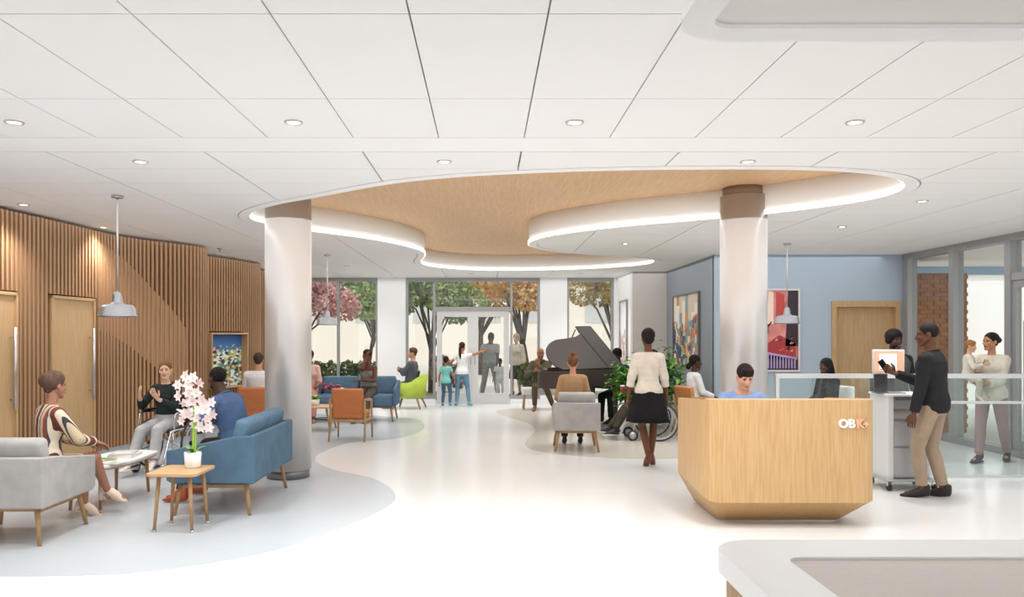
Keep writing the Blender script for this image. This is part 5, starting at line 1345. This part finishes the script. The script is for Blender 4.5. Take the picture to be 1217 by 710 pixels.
# man with the dark curly hair behind the kiosk
I = person('man with black curly hair in dark vest standing behind the kiosk screen', (P(1062, 0, 10.1).x, 10.1), 176, 1.74, True, '4A3126', pelvis=(0, 0, .90), hyaw=-12, feet=((-.12, 0, .09), (.12, 0, .09)),
       hands=((-.27, .06, .82), (.27, .06, .82)), top=dict(name='shirt', col='2A2A2C', h1=.525, inf=.012, sleeve=.95), outer=dict(name='vest', col='55534F', h0=-.06, h1=.49, inf=.024, sleeve=0), bottom=dict(col='37373A'), shoes=dict(col='222222'), hair=dict(style='afro', col='17120F'), beard='17120F', vox=.011)
collar(I, '2A2A2C', .515, .066, .014)
# seated woman with headscarf behind the railing
stq = (P(983, 0, 11.4).x, 11.4)
t = thing('waiting_chair', 'pale waiting chair under the seated woman in black behind the railing', 'chair', (stq[0], stq[1], 0), R(110))
MB().rbox((0, .0, .43), (.5, .5, .08), .03).build('seat', M_white, t); MB().rbox((0, -.26, .68), (.5, .06, .46), .03).build('backrest', M_white, t)
for sx in (-1, 1):
    for sy in (-1, 1): leg((sx*.2, sy*.2, .40), (sx*.22, sy*.22, 0), .016, .012).build('leg', M_oakleg, t)
person('seated woman in black with dark headscarf behind the glass railing', stq, 110, 1.62, False, '5A3B2E', pelvis=(0, -.04, .57), lean=4, hyaw=4, hpitch=-4,
       feet=((-.12, .42, .09), (.12, .42, .09)), hands=((-.12, .26, .66), (.12, .26, .66)), palms=((0, 0, -1), (0, 0, -1)), top=dict(name='tunic', col='1E1D20', h1=.50, inf=.022, sleeve=.95), bottom=dict(kind='lapskirt', col='1E1D20', inf=.02, name='skirt'),
       shoes=dict(col='1C1C1C'), hair=dict(style='long', col='1B1A1D', len=.22, name='headscarf'), vox=.012)
# nurse
I = person('nurse in light blue scrubs with stethoscope, looking down behind the reception desk', (P(880, 0, 7.9).x, 7.93), 180, 1.74, True, 'D8A68A', pelvis=(0, .0, .58), lean=12, hyaw=0, hpitch=-24,
       feet=((-.14, .36, .09), (.14, .36, .09)), hands=((-.16, .46, .80), (.14, .44, .80)), elbows=((-1, -.4, -.6), (1, -.4, -.6)), palms=((0, 0, -1), (0, 0, -1)), vox=.009,
       top=dict(name='scrub_top', col='8FA9DE', h0=-.1, h1=.495, inf=.018, sleeve=.40, loose=1.6), bottom=dict(col='8FA9DE', inf=.016), shoes=dict(col='E8E8E8'), hair=dict(style='swept', col='2A1D18'), lips='B8705F')
s = I['s']; fr_, M3 = I['frame'](.47)
def fpt(x, y, z): c_, M_ = I['frame'](z); return tuple(c_+M_ @ Vector((x, y, 0)))
MB().tube(spline([fpt(-.055, .125, .36), fpt(-.07, .11, .43), fpt(-.07, .02, .505), fpt(0, -.08, .515), fpt(.07, .02, .505), fpt(.085, .115, .42), fpt(.075, .14, .33), fpt(.05, .145, .25)], 6, False), .0055, 8).build('stethoscope', mat('steth_tube', '3E4A66', .4), I['t'])
# ponytail woman on the tan chair
person('woman with black ponytail in white shirt sitting behind the desk, seen from side', (3.47, 12.80), -82, 1.66, False, '4F3226', pelvis=(0, -.05, .56), lean=2, hyaw=2, hpitch=-2,
       feet=((-.1, .45, .09), (.1, .42, .09)), hands=((-.14, .27, .64), (.14, .27, .64)), palms=((0, 0, -1), (0, 0, -1)), top=dict(name='shirt', col='E9E7E8', h1=.51, inf=.014, sleeve=.93), bottom=dict(col='3A3C42'), shoes=dict(col='2A2A2C'),
       hair=dict(style='lowpony', col='16120F'), vox=.011)
# standing woman from behind
I = person('standing woman in cream blouse and black skirt, seen from behind, in brown heels', (2.04, 9.72), 0, 1.70, False, '6E4530', pelvis=(0, 0, .945), hyaw=-2, lean=0, face=False,
       feet=((-.0, -.02, .13), (.055, .10, .135)), foot_yaw=(-6, 22), foot_pitch=(-24, -24), knees=((-.3, 1, 0), (.3, 1, 0)), hands=((-.245, .05, .83), (.24, .05, .83)), elbows=((-1, -.4, 0), (1, -.4, 0)), vox=.008,
       top=dict(name='blouse', col='E7DBCD', h0=-.02, h1=.51, inf=.012, sleeve=.70, loose=1.5), bottom=dict(kind='skirt', col='1E1C1E', drop=.47, flare=.10), shoes=dict(col='6B3422', kind='heel'), hair=dict(style='crop', col='241A18'))
# person in the white wheelchair (head hidden behind the standing woman)
I = person('person in the white wheelchair holding a red cup, mostly behind the standing woman', (2.55, 12.35), 88, 1.70, True, '5A3A2C', pelvis=(0, -.08, .64), lean=-3,
       feet=((-.10, .50, .16), (.11, .56, .17)), foot_pitch=(0, 5), hands=((-.17, .30, .80), (.17, .2, .76)), hdirs=((.1, 1, .1), None), palms=((.9, .1, .2), (0, 0, -1)), curl=(1.1, .3), top=dict(name='shirt', col='4A4540', h1=.51, inf=.014, sleeve=.6), bottom=dict(col='4C463D', inf=.016),
       shoes=dict(col='2E3138', sole='E5E5E5'), hair=dict(style='short', col='1B1512'), vox=.010)
M0 = Matrix.Translation(I['t'].location) @ rotz(I['t'].rotation_euler.z); cpos = M0 @ (I['wr']['L']+Vector((.035, .085, .0)))
t = thing('paper_cup', 'dark red paper cup with white lid held by the wheelchair user', 'cup', (cpos.x, cpos.y, cpos.z-.05))
MB().lathe([(.001, 0), (.027, 0), (.037, .1), (.001, .1)], 20).build('cup', mat('cup_red', '9A3A34', .6), t); MB().lathe([(.001, .1), (.04, .1), (.038, .112), (.001, .114)], 20).build('lid', M_white, t)
# pianist
Mw = Matrix.Translation(pp) @ rotz(pa); q = Mw @ Vector((2.20, .62, 0))
person('dark haired pianist at the keyboard, half hidden by the leafy bush', (q.x, q.y), math.degrees(pa)+90, 1.74, True, '4B3024', pelvis=(0, 0, .60), lean=6, hyaw=0, hpitch=-8,
       feet=((-.12, .42, .09), (.12, .42, .09)), hands=((-.24, .42, .82), (.2, .42, .82)), elbows=((-1, -.3, -.6), (1, -.3, -.6)), palms=((0, 0, -1), (0, 0, -1)), top=dict(name='shirt', col='3A3A40', h1=.51, inf=.016, sleeve=.9), bottom=dict(col='2E2E33'), shoes=dict(col='222224'),
       hair=dict(style='crop', col='1B1512'), vox=.012)
# tan jacket person, back view, on grey chair
person('person with top knot in tan jacket on the grey lounge chair, seen from behind', (1.28, 11.36), -4, 1.70, False, 'C79273', pelvis=(0, -.02, .58), lean=2, face=False, hpitch=-3,
       feet=((-.11, .40, .09), (.13, .40, .09)), hands=((-.17, .24, .70), (.17, .24, .70)), palms=((0, 0, -1), (0, 0, -1)), build=.98, top=dict(name='jacket', col='AF8A64', h1=.50, inf=.022, sleeve=.95), bottom=dict(col='33302F'), shoes=dict(col='1E1E20'),
       hair=dict(style='topbun', col='7A4E30'), vox=.010)
# listening man on the bench
I = person('bald bearded man in olive jacket and dark scarf on the white bench', (1.24, 17.42), 172, 1.76, True, '9A6B4E', pelvis=(0, -.02, .57), lean=8, hyaw=-10, hpitch=-4,
       feet=((-.30, .34, .09), (.10, .46, .09)), foot_yaw=(-12, 8), hands=((.02, .26, 1.0), (.12, .2, .86)), elbows=((-.6, -.2, -1), (.8, -.2, -1)), palms=((0, -1, 0), (0, -1, 0)), top=dict(name='shirt', col='D9D3CA', h1=.50, inf=.012, sleeve=.9),
       outer=dict(name='jacket', col='5C5744', h0=-.08, h1=.47, inf=.026, sleeve=.93), bottom=dict(col='5A4D3E'), shoes=dict(col='7A4630'), beard='5E4536', vox=.012)
c_, M3 = I['frame'](.50); MB().tube([tuple(c_+M3 @ Vector((.085*math.cos(a), .08*math.sin(a), .02*math.sin(3*a)))) for a in [2*PI*j/16 for j in range(17)]], .032, 10, caps=False).build('scarf', cloth('4A413B'), I['t'])
# girls at the door
person('girl in white top and jeans pointing at the entrance doors', at(549, 483.5), 0, 1.50, False, 'B07C5C', pelvis=(0, 0, .80), hyaw=25, face=False, feet=((-.12, .0, .09), (.17, -.02, .09)), foot_yaw=(-15, 25),
       hands=((-.30, .1, .78), (.62, .28, 1.33)), elbows=((-1, -.3, -.2), (.3, -.5, -1)), hdirs=(None, (1, .5, .15)), curl=(.3, .2), top=dict(name='top', col='EDEBE8', h0=-.06, h1=.49, inf=.010, sleeve=.22), bottom=dict(col='6F93AE', inf=.008), shoes=dict(col='6FA9B8'), hair=dict(style='ponytail', col='3A231A', len=.36), vox=.012)
person('smaller child in teal top and jeans standing beside the pointing girl', at(530, 484), -8, 1.16, False, 'A87455', pelvis=(0, 0, .60), hyaw=10, face=False, feet=((-.08, .0, .08), (.09, .02, .08)), hands=((-.17, .05, .56), (.2, .08, .60)),
       top=dict(name='top', col='7DBFBC', h0=-.08, h1=.49, inf=.012, sleeve=.25), bottom=dict(col='4E6A86', inf=.008), shoes=dict(col='5E9FB0'), hair=dict(style='short', col='2E1C15'), vox=.012)
# outside people
I = person('man in grey shirt bending over a child outside the glass door', (P(582, 0, 20.6).x, 20.6, -.02), 190, 1.80, True, '5E3F2E', pelvis=(0, 0, .94), lean=14, hyaw=0, hpitch=-22, feet=((-.2, .1, .09), (.2, -.1, .09)),
       hands=((-.12, .38, .86), (.33, .3, .88)), elbows=((-1, -.3, 0), (1, -.3, 0)), top=dict(name='shirt', col='A8A4A0', h1=.51, inf=.018, sleeve=.35), bottom=dict(col='8E877E', inf=.018), shoes=dict(col='D8D8D8'), hair=dict(style='short', col='241A15'), vox=.013)
person('small child walking in front of the grey shirted man outside', (P(594, 0, 20.2).x, 20.2, -.02), 188, 1.05, True, '5E3F2E', pelvis=(0, 0, .56), feet=((-.08, .05, .08), (.08, -.05, .08)), hands=((-.2, .1, .5), (.2, .12, .52)),
       top=dict(name='top', col='D8D4CE', h1=.5, inf=.014, sleeve=.3), bottom=dict(col='C9C3BA'), shoes=dict(col='E0E0E0'), hair=dict(style='short', col='241A15'), vox=.013)
person('person in pale top and dark skirt standing outside right of the entrance', (P(614, 0, 21.5).x, 21.5, -.02), 150, 1.72, False, 'C99C7E', pelvis=(0, 0, .92), feet=((-.1, 0, .09), (.1, .05, .09)), top=dict(name='coat', col='C9B8A6', h0=-.1, h1=.5, inf=.03, sleeve=.9),
       bottom=dict(kind='skirt', col='3E3A38', drop=.55), shoes=dict(col='3A3430'), hair=dict(style='bobcurl', col='B98E66'), vox=.014)
# window seats
person('man in dark grey suit with folded arms on the lime tub chair', (-1.72, 17.58), 84, 1.74, True, 'C99678', pelvis=(0, -.02, .57), lean=-6, hyaw=-8, feet=((-.13, .42, .09), (.12, .5, .09)),
       hands=((.10, .20, .86), (-.10, .24, .89)), elbows=((-.8, .3, -1), (.8, .3, -1)), hdirs=((1, 0, .1), (-1, 0, .1)), palms=((0, -1, 0), (0, -1, 0)), top=dict(name='jacket', col='5A5C66', h1=.50, inf=.024, sleeve=.95), bottom=dict(col='4E5059'), shoes=dict(col='2A2624'), hair=dict(style='swept', col='5E4636'), vox=.012)
I = person('woman in grey tank top resting chin on hand, on the long blue sofa', (-2.27, 15.05), 172, 1.70, False, '6B4231', pelvis=(0, -.02, .59), lean=10, hyaw=-8, hpitch=6, htilt=-8,
       feet=((-.08, .44, .09), (.12, .5, .09)), hands=((.06, .26, .80), (-.03, .20, 1.24)), elbows=((-1, .3, -.8), (.3, .5, -1)), hdirs=((1, .2, 0), (-.2, -.1, 1)), palms=((0, -.4, -1), (-.3, -1, 0)), curl=(.4, .9),
       top=dict(name='tank_top', col='8A8880', h0=-.05, h1=.40, inf=.012, sleeve=0), bottom=dict(col='57524A', inf=.016), shoes=dict(col='5E4030'), hair=dict(style='updo', col='2B1C16'), vox=.011)
person('woman in pale pink blouse on the blue sofa, mostly behind the left column', (-3.42, 15.05), 190, 1.68, False, '8A5A45', pelvis=(0, -.02, .59), lean=2, hyaw=-10,
       feet=((-.1, .45, .09), (.1, .45, .09)), hands=((-.16, .28, .68), (.14, .28, .68)), top=dict(name='blouse', col='DDB3A4', h1=.5, inf=.016, sleeve=.6), bottom=dict(col='C98F84', inf=.016), shoes=dict(col='8A5A4A'), hair=dict(style='bobcurl', col='2E1D17'), vox=.012)
tq = thing('flower_bouquet', 'wrapped bouquet of dark pink flowers lying on the blue sofa', 'flowers', (-2.98, 14.98, .56), R(10))
rnd = random.Random(8); m = MB()
for i in range(26): m.ell((rnd.uniform(-.18, .16), rnd.uniform(-.07, .07), rnd.uniform(0.0, .12)+.03), (.032, .032, .028), 8, 6)
m.build('blossoms', mat('dark_pink_petals', 'A8566A', .7, noise=.4, nscale=30), tq)['kind'] = 'stuff'
MB().tube([(.12, 0, .04), (.3, 0, .02)], [.07, .03], 12).build('wrapping', mat('wrap_paper', 'E6C9C4', .7), tq)
person('person in white shirt on an orange armchair behind the left column', (-3.70, 12.65), 8, 1.72, True, 'C79778', pelvis=(0, -.02, .57), lean=0, face=False, feet=((-.12, .42, .09), (.12, .42, .09)), hands=((-.17, .26, .66), (.17, .26, .66)),
       palms=((0, 0, -1), (0, 0, -1)), top=dict(name='shirt', col='E8E6E4', h1=.51, inf=.018, sleeve=.93), bottom=dict(col='5A5C62'), shoes=dict(col='2A2A2A'), hair=dict(style='short', col='4A3A2E'), vox=.012)
# left group
M_str = mat('striped_dress', 'C9B79E', .85)
n = M_str.node_tree; bb_ = n.nodes['Principled BSDF']; tcn = n.nodes.new('ShaderNodeTexCoord'); sxn = n.nodes.new('ShaderNodeSeparateXYZ'); n.links.new(tcn.outputs['Object'], sxn.inputs[0])
mm = n.nodes.new('ShaderNodeMath'); mm.operation = 'MULTIPLY'; mm.inputs[1].default_value = 6.3; n.links.new(sxn.outputs['X'], mm.inputs[0])
m2 = n.nodes.new('ShaderNodeMath'); m2.operation = 'FRACT'; n.links.new(mm.outputs[0], m2.inputs[0])
r = n.nodes.new('ShaderNodeValToRGB'); r.color_ramp.interpolation = 'CONSTANT'
for p_, c in ((.0, '7A3F2C'), (.2, 'D9CBB4'), (.32, '3E3A40'), (.38, 'C7B394'), (.56, '8F4A34'), (.72, '4A4A55'), (.78, 'DDD0BB'), (.92, '5A3428')):
    e = r.color_ramp.elements.new(p_) if p_ > 0 else r.color_ramp.elements[0]; e.position = p_; e.color = (*lin(c), 1)
n.links.new(m2.outputs[0], r.inputs[0]); n.links.new(r.outputs[0], bb_.inputs['Base Color'])
person('woman in vertical striped dress on the grey lounge chair, seen from behind', (-3.77, 6.70), -38, 1.66, False, 'A87860', pelvis=(0, -.02, .56), lean=4, hyaw=-12, hpitch=-2,
       feet=((-.14, .36, .10), (-.06, .54, .21)), foot_yaw=(20, 42), foot_pitch=(-14, -8), knees=((-.1, .8, 1), (.1, .6, 1)), hands=((-.02, .34, .68), (.08, .36, .70)), elbows=((-1, -.3, -.9), (1, -.5, -.9)), hdirs=((.7, .8, -.1), (-.1, 1, -.45)), palms=((0, 0, -1), (0, 0, -1)),
       top=dict(name='striped_dress', m_=M_str, h0=-.1, h1=.52, inf=.016, sleeve=.93), bottom=dict(kind='lapskirt', m_=M_str, inf=.012, len=.62, name='dress_skirt'), shoes=dict(col='D9C3B0', kind='heel', block=1), hair=dict(style='updo', col='6B5145'), vox=.008)
person('smiling young woman in dark green top and grey trousers in the chrome wheelchair', (-3.95, 9.55), 172, 1.60, False, 'E3B79C', pelvis=(0, -.05, .59), lean=2, hyaw=-20, hpitch=0, htilt=4,
       feet=((-.13, .46, .17), (.14, .48, .16)), foot_yaw=(-8, 8), hands=((-.07, .27, .89), (.17, .25, .90)), elbows=((-.7, -.5, -1), (.7, -.5, -1)), hdirs=((.3, .5, .8), (-.1, .3, 1)), palms=((.3, -.6, .8), (-.7, -.6, .3)), curl=(.25, .3),
       top=dict(name='jumper', col='2C3433', h0=-.1, h1=.50, inf=.012, sleeve=.9), bottom=dict(col='B9B8BB', inf=.018, hem=.045), shoes=dict(col='D5D2CE', sole='F0EEEA'), hair=dict(style='bun', col='80583A'), lips='C4706A', brows='7A5A42', vox=.008)
I = person('bearded man in blue shirt reading on the blue two seat sofa', (-2.52, 7.88), 74, 1.76, True, '4E3327', pelvis=(0, .0, .555), lean=18, hyaw=20, hpitch=4,
       feet=((-.36, .40, .10), (.04, .46, .10)), foot_yaw=(-6, 8), hands=((-.13, .38, .77), (.13, .40, .77)), elbows=((-1, -.3, -.8), (1, -.3, -.8)), hdirs=((.3, 1, .1), (-.3, 1, .1)), palms=((.5, .1, .9), (-.5, .1, .9)), curl=(.6, .6), build=1.06,
       top=dict(name='shirt', col='50658A', h0=-.09, h1=.515, inf=.018, sleeve=.96, loose=1.3), bottom=dict(col='3E3430', inf=.016), shoes=dict(col='B4532F', kind='boot'), hair=dict(style='buzz', col='1A1411'), beard='1A1411', vox=.008)
collar(I, '50658A', .515, .064, .013)
M0 = Matrix.Translation(I['t'].location) @ rotz(I['t'].rotation_euler.z)
bk = M0 @ Vector((0, .52, .80))
t = thing('open_book', 'open dark covered book in the hands of the bearded man', 'book', bk, R(74))
for sg in (-1, 1):
    M = Matrix.Rotation(R(-14*sg), 4, 'Y') @ Matrix.Rotation(R(28), 4, 'X')
    MB().box((sg*.085, 0, 0), (.17, .24, .006), M=M).build('cover', mat('book_cover', '2E2628', .5), t); MB().box((sg*.082, 0, .008), (.16, .225, .012), M=M).build('pages', mat('paper', 'EEEAE2', .8), t)
# phone in the hand of the standing man
M0 = Matrix.Translation(PH['t'].location) @ rotz(PH['t'].rotation_euler.z); q = M0 @ (PH['wr']['R']+Vector((-.03, .10, .075)))
t = thing('smartphone', 'black smartphone held up in front of the kiosk screen', 'phone', q, R(62)); t.rotation_euler = (R(-15), R(-30), R(15))
MB().rbox((0, 0, 0), (.072, .009, .148), .004, 2).build('phone_body', M_black, t); MB().bb((-.033, -.0055, -.068), (.033, -.0047, .068)).build('phone_screen', mat('phone_glass', '15181D', .1), t)
finish_people()
# ------------------------------------------------------------ apply the cuts and remove the tools
bpy.context.view_layer.update()
dg = bpy.context.evaluated_depsgraph_get()
new = [(o, bpy.data.meshes.new_from_object(o.evaluated_get(dg))) for o in CUT]
for o, me in new:
    o.modifiers.clear(); o.data = me
for c in (cutter, cutter2): bpy.data.objects.remove(c, do_unlink=True)
